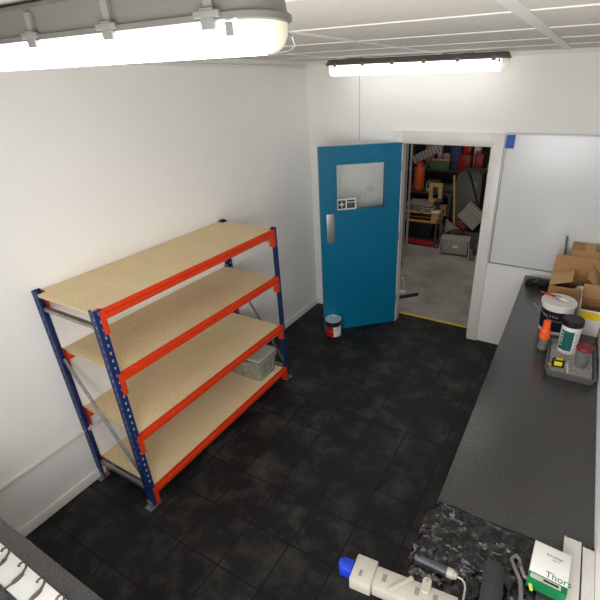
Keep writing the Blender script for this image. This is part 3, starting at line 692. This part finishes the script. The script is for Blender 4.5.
sh.rings(rows, None, False, False, closed=False)
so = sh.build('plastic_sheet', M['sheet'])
sm = so.modifiers.new('thick', 'SOLIDIFY'); sm.thickness = 0.0008; sm.offset = 1
tag(so, 'crumpled black plastic sheet over the edge of the right worktop', 'plastic sheet')
ZS = BH + 0.024

# paint roller: grip, collar, wire, dark sleeve
ro = thing('paint_roller', 'paint roller with grey grip and dark sleeve on the black plastic sheet', 'paint roller', (2.50, -3.150, ZS))
g = MB(); g.rings([[(x, wv * math.cos(2 * math.pi * k / 16), 0.017 + wv * 0.85 * math.sin(2 * math.pi * k / 16)) for k in range(16)] for x, wv in ((-0.125, 0.008), (-0.120, 0.014), (-0.105, 0.017), (-0.06, 0.016), (-0.02, 0.018), (0.004, 0.0165))])
g.build('grip', M['handle'], ro)
MB().cyl((-0.107, 0.004, 0.031), (-0.107, 0.004, 0.0335), 0.006, seg=12).build('hang_hole', M['black'], ro)
MB().lathe([(0.017, 0), (0.019, 0.003), (0.019, 0.022), (0.015, 0.027), (0.013, 0.038), (0.009, 0.040)], (0.004, 0, 0.017), seg=18, rot=(0, R(90), 0)).build('collar', M['offwhite'], ro)
wi = MB(); wi.tube([(0.040, 0, 0.017), (0.062, -0.002, 0.017), (0.074, -0.012, 0.017), (0.080, -0.03, 0.018), (0.092, -0.19, 0.022), (0.100, -0.203, 0.026), (0.115, -0.206, 0.032), (0.152, -0.204, 0.038), (0.168, -0.198, 0.038), (0.172, -0.17, 0.038)], 0.0038, 8)
wi.build('wire_frame', M['lgalv'], ro)
sl = MB(); A = Vector((0.180, -0.180, 0.038)); B = Vector((0.156, 0.098, 0.038)); dv = (B - A); q_ = dv.to_track_quat('Z', 'Y'); L_ = dv.length
sl.rings([[A + q_ @ Vector((r_ * math.cos(2 * math.pi * k / 28), r_ * math.sin(2 * math.pi * k / 28), z)) for k in range(28)] for r_, z in ((0.012, 0), (0.031, 0.001), (0.036, 0.008), (0.037, 0.03), (0.037, L_ - 0.03), (0.035, L_ - 0.010), (0.027, L_ - 0.001), (0.012, L_))])
sl.build('sleeve', M['foam'], ro)

# small box with green band
gb = thing('carton', 'small white carton with green band at the bottom right', 'box', (2.840, -2.968, ZS - 0.006), -0.05)
cw, cl_, ch_ = 0.064, 0.082, 0.052
MB().b(-cw, cw, -cl_, cl_, 0, ch_, bev=0.0012).build('carton_body', M['paper'], gb)
g = MB(); g.b(-cw - 0.0006, cw + 0.0006, -cl_ - 0.0006, -cl_ + 0.027, -0.0002, ch_ + 0.0006); band = g.build('green_band', M['green'], gb)
g = MB(); g.b(-cw + 0.006, cw - 0.020, -cl_ + 0.004, -cl_ + 0.023, ch_ + 0.0006, ch_ + 0.0012, m=M['binlid']); g.build('address_label', None, gb)
g = MB(); g.b(-cw + 0.050, cw - 0.028, -cl_ + 0.010, -cl_ + 0.018, ch_ + 0.0012, ch_ + 0.0016); g.build('label_print', M['black'], gb)
text('wordmark', 'Thorsman', 0.032, M['green'], gb, (-0.006, -cl_ + 0.050, ch_ + 0.0004), (0, 0, 0), 0.0004)
# (the word runs over the carton's right edge in the photograph; only its first letters are on the top face)
bpy.data.objects.remove(bpy.data.objects['wordmark'])
text('wordmark', 'Thors', 0.036, M['green'], gb, (-0.012, -cl_ + 0.043, ch_ + 0.0004), (0, 0, 0), 0.0004)
text('maker_mark', 'Schneider', 0.0145, M['greyprint'], gb, (-0.018, 0.043, ch_ + 0.0004), (0, 0, 0), 0.0004)
text('maker_mark', 'Electric', 0.008, M['greyprint'], gb, (0.004, 0.029, ch_ + 0.0004), (0, 0, 0), 0.0004)

# trunking lengths by the right wall
def trunking(label, x, y, w0, L_, z, rz):
    t = thing('trunking', label, 'trunking', (x, y, z), rz, 'trunking lengths by the right wall')
    c = MB(); hw = w0 / 2
    c.prism([(-hw, 0), (hw, 0), (hw, 0.020), (hw - 0.006, 0.020), (hw - 0.006, 0.017), (hw - 0.002, 0.017), (hw - 0.002, 0.002), (-hw + 0.002, 0.002), (-hw + 0.002, 0.017), (-hw + 0.006, 0.017), (-hw + 0.006, 0.020), (-hw, 0.020)], 'y', -L_, 0)
    c.build('channel', M['trunk'], t, smooth=False)
    c = MB(); c.prism([(-hw - 0.001, 0.0205), (hw + 0.001, 0.0205), (hw + 0.001, 0.0215), (hw * 0.3, 0.0245), (-hw * 0.3, 0.0245), (-hw - 0.001, 0.0215)], 'y', -L_ + 0.01, -0.006)
    c.build('cover', M['trunk'], t, smooth=False)
    return t
trunking('white plastic trunking length between the small carton and the right wall, inner of two', 2.916, -2.768, 0.060, 0.95, BH + 0.001, -0.004)
trunking('white plastic trunking length touching the right wall on the worktop', 2.9735, -2.785, 0.040, 0.95, BH + 0.001, 0.0)

# hand tool with a yellow-green tip
pl = thing('hand_tool', 'grey hand tool with yellow green tip left of the white carton', 'tool', (2.752, -3.000, ZS - 0.004), 0.0)
p = MB(); p.tube([(-0.030, 0.045, 0.010), (-0.042, 0.020, 0.012), (-0.026, -0.008, 0.012), (0.0, -0.05, 0.012), (0.010, -0.10, 0.010), (0.012, -0.16, 0.008)], [0.006, 0.007, 0.007, 0.008, 0.008, 0.006], 10)
p.build('handle', M['toolgrey'], pl)
p = MB(); p.tube([(-0.030, 0.046, 0.012), (-0.014, 0.032, 0.014), (-0.008, 0.004, 0.018), (0.010, -0.028, 0.017), (0.030, -0.034, 0.014)], [0.006, 0.007, 0.007, 0.007, 0.006], 10)
p.build('handle', M['toolgrey'], pl)
p = MB(); p.cyl((0.030, -0.033, 0.014), (0.040, -0.066, 0.012), 0.0085, 0.006, seg=14); p.build('tip', M['lime'], pl)
p = MB(); p.cyl((-0.014, 0.0, 0.018), (-0.014, 0.0, 0.028), 0.007, seg=12); p.build('pivot', M['dsteel'], pl)

# white slotted tool with blue end cap, sticking out over the worktop edge
tt = thing('slotted_tool', 'white plastic tool with slots and blue end cap at bottom centre', 'tool', (2.20, -3.318, ZS), 0.10)
c = MB(); c.b(-0.004, 0.078, -0.052, 0.050, 0.002, 0.064, bev=0.006, m=M['offwhite']); c.b(0.066, 0.084, -0.036, 0.034, 0.004, 0.054, bev=0.003); c.b(0.080, 0.375, -0.042, 0.038, 0.0, 0.056, bev=0.005)
for x in (0.030,): c.b(x - 0.006, x + 0.006, -0.030, -0.006, 0.0638, 0.0644, m=M['greyprint'])
for x in (0.115, 0.235, 0.300): c.b(x - 0.008, x + 0.008, -0.012, 0.016, 0.0558, 0.0564, m=M['greyprint'])
c.build('casing', None, tt)
c = MB(); c.b(-0.056, -0.004, -0.026, 0.026, 0.006, 0.056, bev=0.010); c.b(-0.062, -0.040, -0.012, 0.012, 0.010, 0.060, bev=0.004); c.build('end_cap', M['blue'], tt)
c = MB(); c.box((0.178, 0.002, 0.062), (0.100, 0.016, 0.009), (0, 0, 0.85), bev=0.003); c.build('lever', M['offwhite'], tt)
c = MB(); c.rings([rrect(0.016, 0.028, 0.014, 0.0565), rrect(0.016, 0.028, 0.014, 0.068), rrect(0.014, 0.026, 0.012, 0.070)]); o = c.build('tab', M['offwhite'], tt, loc=(0.262, 0.030, 0))
c = MB(); c.cyl((0.0, 0.016, 0.0698), (0.0, 0.016, 0.0706), 0.005, seg=12); c.build('hole', M['greyprint'], o)

# ------------------------------------------------------------------ workshop clutter beyond the doorway
for i, (x, y, lab_) in enumerate([(0.572, 1.50, 'pale vertical pipe nearest the door jamb beyond the doorway'), (0.455, 2.0, 'grey vertical pipe second from the door jamb beyond the doorway')]):
    p = MB(); p.cyl((x, y, 0), (x, y, 3.3), 0.020 if i == 0 else 0.018, seg=16); p.cyl((x, y, 0), (x, y, 0.01), 0.045, seg=16)
    tag(p.build('vertical_pipe', M['lgalv']), lab_, 'pipe', 'vertical pipes left of the doorway')
tag(MB().slab([(0.80, 0.43, 0.001), (1.10, 0.745, 0.001), (1.075, 0.83, 0.001), (0.77, 0.50, 0.001)], 0.010).build('rubber_strip', M['rubber']), 'black strip lying on the concrete just beyond the doorway', 'strip')
p = MB(); p.tube([(0.84, 0.75, 0.0), (0.84, 0.75, 0.16), (0.85, 0.755, 0.21), (0.875, 0.765, 0.21), (0.885, 0.77, 0.16), (0.885, 0.77, 0.04)], 0.008, 8); p.b(0.81, 0.91, 0.72, 0.80, 0, 0.012)
tag(p.build('wire_hoop', M['white']), 'small white hoop standing by the door edge on the concrete', 'hoop')

# red trolley, black bin, pallet
tro = thing('flat_trolley', 'low red steel trolley on the concrete under the pallet', 'trolley', (0.25, 2.60, 0))
c = MB(); c.b(-0.65, 0.47, 0, 0.06, 0.035, 0.105); c.b(-0.65, 0.47, 0.60, 0.66, 0.035, 0.105); c.b(-0.65, -0.58, 0.06, 0.60, 0.035, 0.105); c.b(0.40, 0.47, 0.06, 0.60, 0.035, 0.105); c.build('chassis', M['red'], tro)
MB().b(-0.65, 0.47, 0.01, 0.65, 0.106, 0.12).build('deck', M['rubber'], tro)
for x in (-0.5, 0.32):
    for y in (0.12, 0.54): MB().cyl((x - 0.02, y, 0.036), (x + 0.02, y, 0.036), 0.035, seg=16).build('wheel', M['black'], tro)
bb = thing('black_crate', 'black crate on the red trolley under the pallet', 'crate', (0.16, 2.93, 0.1205))
c = MB(); c.rings([rrect(0.46, 0.24, 0.02, 0, seg=2), rrect(0.50, 0.26, 0.02, 0.24, seg=2), rrect(0.51, 0.27, 0.02, 0.243, seg=2), rrect(0.51, 0.27, 0.02, 0.262, seg=2)]); c.build('body', M['black'], bb)
pa = thing('pallet', 'pale wooden pallet raised above the red trolley, seen through the doorway', 'pallet', (0.14, 2.68, 0.384), 0.05)
for y in (0.0, 0.13, 0.26, 0.39, 0.52): MB().b(-0.60, 0.60, y, y + 0.095, 0.150, 0.172).build('deck_board', M['wood'], pa)
for y in (0.0, 0.26, 0.52): MB().b(-0.60, 0.60, y, y + 0.095, 0, 0.022).build('bottom_board', M['wood'], pa)
for x in (-0.52, -0.04, 0.53):
    for y in (0.05, 0.31, 0.57): MB().b(x - 0.065, x + 0.065, y - 0.045, y + 0.045, 0.022, 0.128).build('block', M['wood'], pa)
    MB().b(x - 0.05, x + 0.05, 0, 0.615, 0.128, 0.150).build('stringer', M['wood'], pa)
PZ = 0.5565
c = MB()
for i, (dx, dz, ry) in enumerate([(0, 0.0, 0.0), (0.03, 0.024, 0.03), (-0.02, 0.05, -0.04), (0.02, 0.078, 0.05)]): c.box((0.35 + dx, 2.93, PZ + 0.030 + dz), (0.54 - 0.05 * i, 0.36, 0.018), (0, ry * 0.5, 0.1 * (i - 1)))
tag(c.build('metal_sheets', M['galv']), 'heap of grey metal sheets on top of the pallet', 'sheet metal')
tag(MB().box((0.66, 2.735, PZ + 0.018), (0.13, 0.06, 0.03), (0, 0.0, 0.4)).build('white_rag', M['paper']), 'white packet on the front corner of the pallet', 'packet')
# workbench with gas cylinder
wk = thing('workbench', 'dark workbench behind the pallet carrying the orange gas cylinder', 'workbench', (0.15, 3.48, 0))
MB().b(-0.9, 0.62, -0.12, 0.13, 0.71, 0.745).build('bench_top', M['dsteel'], wk)
for x in (-0.85, 0.57):
    for y in (-0.09, 0.10): MB().b(x - 0.025, x + 0.025, y - 0.025, y + 0.025, 0, 0.71).build('leg', M['dsteel'], wk)
gc = thing('gas_cylinder', 'orange gas cylinder standing on the dark bench beyond the doorway', 'gas cylinder', (0.105, 3.48, 0.7455))
MB().lathe([(0.080, 0), (0.094, 0.012), (0.098, 0.03), (0.098, 0.375), (0.092, 0.395), (0.05, 0.408), (0.03, 0.412)], m=M['gasorange']).build('vessel', None, gc)
MB().lathe([(0.060, 0.400), (0.062, 0.405), (0.062, 0.480), (0.058, 0.482), (0.056, 0.40)], m=M['gasorange'], cap0=False, cap1=False).build('collar', None, gc)
MB().lathe([(0.018, 0.41), (0.018, 0.47), (0.026, 0.475), (0.026, 0.50), (0.01, 0.505)], m=M['red']).build('valve', None, gc)
# pale wooden frame
c = MB(); c.b(0.46, 0.52, 2.98, 3.04, PZ + 0.115, 0.985); c.b(0.62, 0.68, 2.98, 3.04, PZ + 0.115, 0.985); c.b(0.52, 0.62, 2.98, 3.04, 0.925, 0.985); c.b(0.52, 0.62, 2.98, 3.04, PZ + 0.115, PZ + 0.165)
tag(c.build('wooden_stand', M['wood']), 'small pale wooden stand with a square opening on the metal sheets', 'stand')
# ribbed roll
c = MB()
for k in range(9):
    a = Vector((-0.06, 3.66, 1.235)).lerp(Vector((0.40, 3.62, 1.475)), k / 8); c.box(a, (0.052, 0.05, 0.15), (0, -0.46, 0), bev=0.012)
tag(c.build('ribbed_duct', M['lgalv']), 'pale ribbed duct slanting above the orange gas cylinder', 'duct')
# shelving behind
ws = thing('workshop_shelf', 'dark workshop shelving stacked with clutter at the back', 'shelving', (0.7, 3.64, 0))
for z in (0.62, 1.085): MB().b(-0.95, 1.2, 0, 0.5, z - 0.02, z).build('shelf', M['dsteel'], ws)
for x in (-0.93, 1.18):
    for y in (0.02, 0.48): MB().b(x - 0.02, x + 0.02, y - 0.02, y + 0.02, 0, 1.9).build('post', M['dsteel'], ws)
def jerry(label, x, y, z, w_, h_, rz=0):
    t = thing('jerry_can', label, 'jerry can', (x, y, z), rz, 'red jerry cans')
    c = MB(); c.b(-w_ / 2, w_ / 2, -0.07, 0.07, 0, h_, bev=0.02); c.box((0, -0.071, h_ * 0.5), (w_ * 0.75, 0.006, 0.018), (0, 0.9, 0)); c.box((0, -0.071, h_ * 0.5), (w_ * 0.75, 0.006, 0.018), (0, -0.9, 0)); c.build('body', M['canred'], t)
    c = MB()
    for dx in (-0.02, 0.02): c.tube([(dx - 0.045, 0, h_ - 0.004), (dx - 0.045, 0, h_ + 0.035), (dx + 0.045, 0, h_ + 0.035), (dx + 0.045, 0, h_ - 0.004)], 0.007, 6)
    c.build('handle', M['canred'], t)
    MB().cyl((w_ * 0.36, 0, h_ - 0.01), (w_ * 0.36, 0, h_ + 0.03), 0.025, seg=12).build('cap', M['black'], t)
jerry('bright red jerry can directly above the dark machine cabinet', 0.835, 3.72, 1.0855, 0.215, 0.28)
jerry('red jerry can under the white funnel, right of the other can', 1.075, 3.72, 1.0855, 0.165, 0.30, 0.1)
fu = MB(); fu.lathe([(0.010, 0), (0.012, 0.06), (0.075, 0.14), (0.080, 0.15), (0.076, 0.15), (0.009, 0.06)], (1.06, 3.70, 1.428), m=M['white'], seg=20, cap0=False, cap1=False); fu.box((1.15, 3.70, 1.60), (0.16, 0.02, 0.02), (0, -0.6, 0))
tag(fu.build('funnel', M['white']), 'white funnel standing on top of the right jerry can', 'funnel')
misc = [('toolbox', 'dull green toolbox on the workshop shelf left of the jerry cans', 'toolbox', M['scrap_green'], 0.40, 3.75, 0.34, 0.25, 0.16, 1.0855, 0.1),
        ('pink_carton', 'faded pink carton on the workshop shelf above the ribbed duct', 'box', M['scrap_pink'], 0.44, 4.0, 0.12, 0.12, 0.24, 1.0855, 0.0),
        ('crate', 'dull yellow crate high at the right edge of the doorway', 'crate', M['scrap_yellow'], 1.50, 3.85, 0.30, 0.3, 0.12, 1.351, 0.0),
        ('crate', 'dull blue crate under the yellow crate at the right of the doorway', 'crate', M['scrap_blue'], 1.48, 3.83, 0.36, 0.3, 0.265, 1.0855, 0.0),
        ('wood_offcut', 'pale wooden offcut across the green toolbox', 'offcut', M['wood'], 0.42, 3.66, 0.32, 0.05, 0.03, 1.246, 0.2),
        ('parts_box', 'grey parts box on the lower workshop shelf behind the wooden frame', 'box', M['mach'], 0.65, 3.8, 0.3, 0.3, 0.2, 0.6205, 0.0),
        ('red_parts_bin', 'small red bin at the top of the doorway above the left jerry can', 'bin', M['red'], 0.80, 4.02, 0.14, 0.12, 0.46, 1.0855, 0.0),
        ('white_carton', 'white carton at the top of the doorway behind the left jerry can', 'box', M['paper'], 0.98, 4.03, 0.12, 0.1, 0.50, 1.0855, 0.0)]
for nm, lb_, ct, mt, x, y, sx, sy, sz, z, rz in misc:
    c = MB(); c.b(-sx / 2, sx / 2, -sy / 2, sy / 2, 0, sz, bev=min(0.012, sz * 0.2)); c.b(-sx / 2 - 0.006, sx / 2 + 0.006, -sy / 2 - 0.006, sy / 2 + 0.006, sz * 0.8, sz * 0.9)
    tag(c.build(nm, mt, loc=(x, y, z), rot=(0, 0, rz)), lb_, ct)
more = [('offcut_bin', 'small dark red bin on the floor right of the cone hood', 'bin', M['dred'], 1.06, 2.985, 0.14, 0.08, 0.42, 0.0, 0.2),
        ('tin', 'round pale tin on the top of the clutter above the green toolbox', 'tin', M['lgalv'], 0.285, 4.06, 0.10, 0.10, 0.42, 1.0855, 0.3),
        ('drill_case', 'dark blue case standing on the workshop shelf behind the pale offcut', 'case', M['scrap_blue'], 0.615, 3.98, 0.18, 0.10, 0.40, 1.0855, -0.1),
        ('spare_box', 'brown carton high above the green toolbox at the back', 'box', M['card'], 0.115, 4.03, 0.16, 0.14, 0.46, 1.0855, 0.1),
        ('grinder_box', 'dull green box on the lower workshop shelf left of the machine cabinet', 'box', M['scrap_green'], 0.30, 3.85, 0.24, 0.2, 0.26, 0.6205, -0.1),
        ('pale_tub', 'pale tub on the floor right of the tilted metal box', 'tub', M['offwhite'], 1.58, 3.00, 0.16, 0.16, 0.40, 0.0, 0.1),
        ('motor_case', 'black motor casing on the floor right of the grey labelled box', 'motor', M['mach'], 1.47, 2.60, 0.20, 0.20, 0.17, 0.0, 0.4)]
for nm, lb_, ct, mt, x, y, sx, sy, sz, z, rz in more:
    c = MB(); c.b(-sx / 2, sx / 2, -sy / 2, sy / 2, 0, sz, bev=min(sx, sy) * 0.3 if nm in ('tin', 'pale_tub', 'motor_case') else 0.008); c.b(-sx / 2 - 0.004, sx / 2 + 0.004, -sy / 2 - 0.004, sy / 2 + 0.004, sz * 0.82, sz * 0.9)
    tag(c.build(nm, mt, loc=(x, y, z), rot=(0, 0, rz)), lb_, ct)
# small dusty parts filling the gaps, nothing tells them apart at this size
random.seed(11)
part_m = [M['dsteel'], M['mach'], M['galv'], M['black'], M['brown'], M['lgalv'], M['scrap_green'], M['card']]
spots = [(-0.02, 2.70, 0.557), (0.06, 2.72, 0.557), (0.44, 2.70, 0.557), (-0.12, 3.42, 0.7455), (-0.02, 3.55, 0.7455), (0.30, 3.42, 0.7455), (0.40, 3.45, 0.7455), (0.50, 3.42, 0.7455),
         (0.655, 3.72, 1.0855), (0.13, 3.72, 1.0855), (1.228, 3.72, 1.0855), (0.875, 3.76, 0.6205), (0.10, 3.74, 0.6205), (1.50, 2.42, 0), (1.42, 2.30, 0), (1.56, 2.79, 0)]
for i, (x, y, z) in enumerate(spots):
    c = MB(); a_ = random.uniform(0.03, 0.05); h_ = random.uniform(0.05, 0.13)
    if i % 3 == 0: c.lathe([(a_ * 0.9, 0), (a_, 0.01), (a_, h_ * 0.6), (a_ * 0.6, h_ * 0.7), (a_ * 0.6, h_)], seg=12)
    elif i % 3 == 1:
        c.b(-a_, a_, -a_ * 0.8, a_ * 0.8, 0, h_ * 0.6, bev=0.006); c.cyl((0, 0, h_ * 0.6), (a_ * 0.4, 0, h_ * 1.5), a_ * 0.35, seg=10)
    else:
        c.b(-a_, a_, -a_ * 0.6, a_ * 0.6, 0, h_ * 0.4, bev=0.004); c.tube([(-a_, 0, h_ * 0.3), (-a_ * 0.8, 0, h_ * 1.2), (a_ * 0.5, 0, h_ * 1.4), (a_, 0, h_ * 0.3)], 0.009, 6)
    tag(c.build('machine_part', part_m[i % len(part_m)], loc=(x, y, z + 0.001), rot=(0, 0, random.uniform(-0.5, 0.5))), 'small dusty machine part among the workshop clutter beyond the doorway', 'machine part', 'small parts in the workshop clutter')
# dark machine cabinet
mc = thing('machine_cabinet', 'dark grey round-topped machine cabinet in the workshop', 'machine', (1.085, 3.30, 0))
c = MB(); pts = [(-0.21, 0), (0.21, 0), (0.205, 1.08), (0.19, 1.15), (0.14, 1.185), (-0.14, 1.185), (-0.18, 1.15), (-0.20, 1.08)]
c.prism(pts, 'y', -0.25, 0.22); c.build('housing', M['mach'], mc)
MB().b(-0.16, 0.15, -0.256, -0.25, 0.15, 1.05, bev=0.002).build('door_panel', M['mach'], mc)
MB().b(0.11, 0.13, -0.275, -0.256, 0.62, 0.74).build('handle', M['black'], mc)
c = MB(); c.tube([(1.05, 3.03, 1.205), (1.10, 3.03, 1.16), (1.17, 3.028, 0.98), (1.25, 3.028, 0.76), (1.29, 3.028, 0.64)], 0.014, 8)
tag(c.build('black_cable', M['black']), 'black cable hanging down the front of the machine cabinet', 'cable')
c = MB(); c.rings([[(1.43 + a * ww, 3.25 + b2_ * 0.10, z) for a, b2_ in ((-1, -1), (0, -1.2), (1, -1), (1, 1), (-1, 1))] for z, ww in ((0.002, 0.11), (0.4, 0.09), (0.85, 0.08), (1.06, 0.085), (1.14, 0.10), (1.20, 0.09))])
tag(c.build('sack', M['brown']), 'tall red-brown wrapped bundle right of the machine cabinet', 'bundle')
c = MB(); c.cyl((0.955, 3.02, 0.0), (0.85, 3.02, 1.13), 0.018, seg=10); tag(c.build('wooden_post', M['wood']), 'pale yellowish post left of the machine cabinet', 'post')
# tilted sheet-metal hopper on a low crate
lc = MB(); lc.b(1.17, 1.48, 2.76, 3.00, 0, 0.30); tag(lc.build('low_crate', M['mach']), 'dark low crate beneath the tilted metal box', 'crate')
hp = thing('metal_box', 'grey sheet metal box tilted on its corner beside the cabinet', 'metal box', (1.23, 2.86, 0.302), 0.0)
c = MB(); ax = R(38); cc = Vector((0.0, 0, 0.235)); c.box(cc, (0.34, 0.26, 0.22), (0, ax, 0)); c.build('case', M['galv'], hp)
c = MB(); nrm = Vector((math.sin(ax), 0, math.cos(ax))); c.box(cc + nrm * 0.121, (0.36, 0.28, 0.020), (0, ax, 0)); c.box(cc + nrm * 0.135, (0.36, 0.05, 0.012), (0, ax, 0)); c.build('lid', M['lgalv'], hp)
# cone hood with its mouth towards the viewer
c = MB(); ap = Vector((0.785, 3.04, 0.375)); mo = Vector((0.995, 2.73, 0.205)); q_ = (mo - ap).to_track_quat('Z', 'Y'); L_ = (mo - ap).length
mk = lambda r_, z: [ap + q_ @ Vector((r_ * math.cos(2 * math.pi * k / 32), r_ * math.sin(2 * math.pi * k / 32), z)) for k in range(32)]
c.rings([mk(0.018, 0), mk(0.03, 0.05), mk(0.165, L_), mk(0.168, L_ + 0.006), mk(0.160, L_), mk(0.028, 0.06)], None, True, True)
tag(c.build('cone_hood', M['galv']), 'grey cone shaped hood with dark open mouth behind the grey box', 'hood')
# grey box with label and stand
gx = thing('vent_box', 'grey box with a pale label at the front of the clutter pile', 'vent box', (1.11, 2.47, 0), 0.12)
MB().b(-0.20, 0.20, -0.10, 0.10, 0.030, 0.265, bev=0.004).build('case', M['galv'], gx)
MB().b(-0.225, 0.225, -0.112, 0.10, 0.266, 0.284).build('rim', M['lgalv'], gx)
MB().b(-0.03, 0.05, -0.1025, -0.10, 0.14, 0.17).build('label', M['paper'], gx)
for sx in (-1, 1):
    c = MB(); c.tube([(sx * 0.215, -0.09, 0.26), (sx * 0.235, -0.13, 0.03), (sx * 0.235, -0.14, 0.008), (sx * 0.225, -0.15, 0.006)], 0.008, 8); c.build('leg', M['lgalv'], gx)
# coiled hose and blue rag
c = MB()
for k in range(3): c.tube([(0.775 + (0.04 + 0.006 * k) * math.cos(t_), 2.60 + 0.025 * k, 0.26 + (0.235 + 0.005 * k) * math.sin(t_)) for t_ in [2 * math.pi * a / 28 for a in range(28)]], 0.014, 8, closed=True)
c.b(0.735, 0.83, 2.585, 2.665, 0, 0.06)
tag(c.build('coiled_hose', M['mach']), 'brown coiled hose standing right of the pallet end', 'hose')
c = MB(); r_ = bmesh.ops.create_icosphere(c.bm, subdivisions=3, radius=0.05)
for v in r_['verts']: v.co = Vector((v.co.x * 1.2, v.co.y, v.co.z * 0.7)) * (1 + 0.5 * noise.noise(v.co * 40)) + Vector((0.66, 2.92, PZ + 0.16))
tag(c.build('blue_rag', M['scrap_blue']), 'blue rag on the right end of the metal sheets', 'rag')
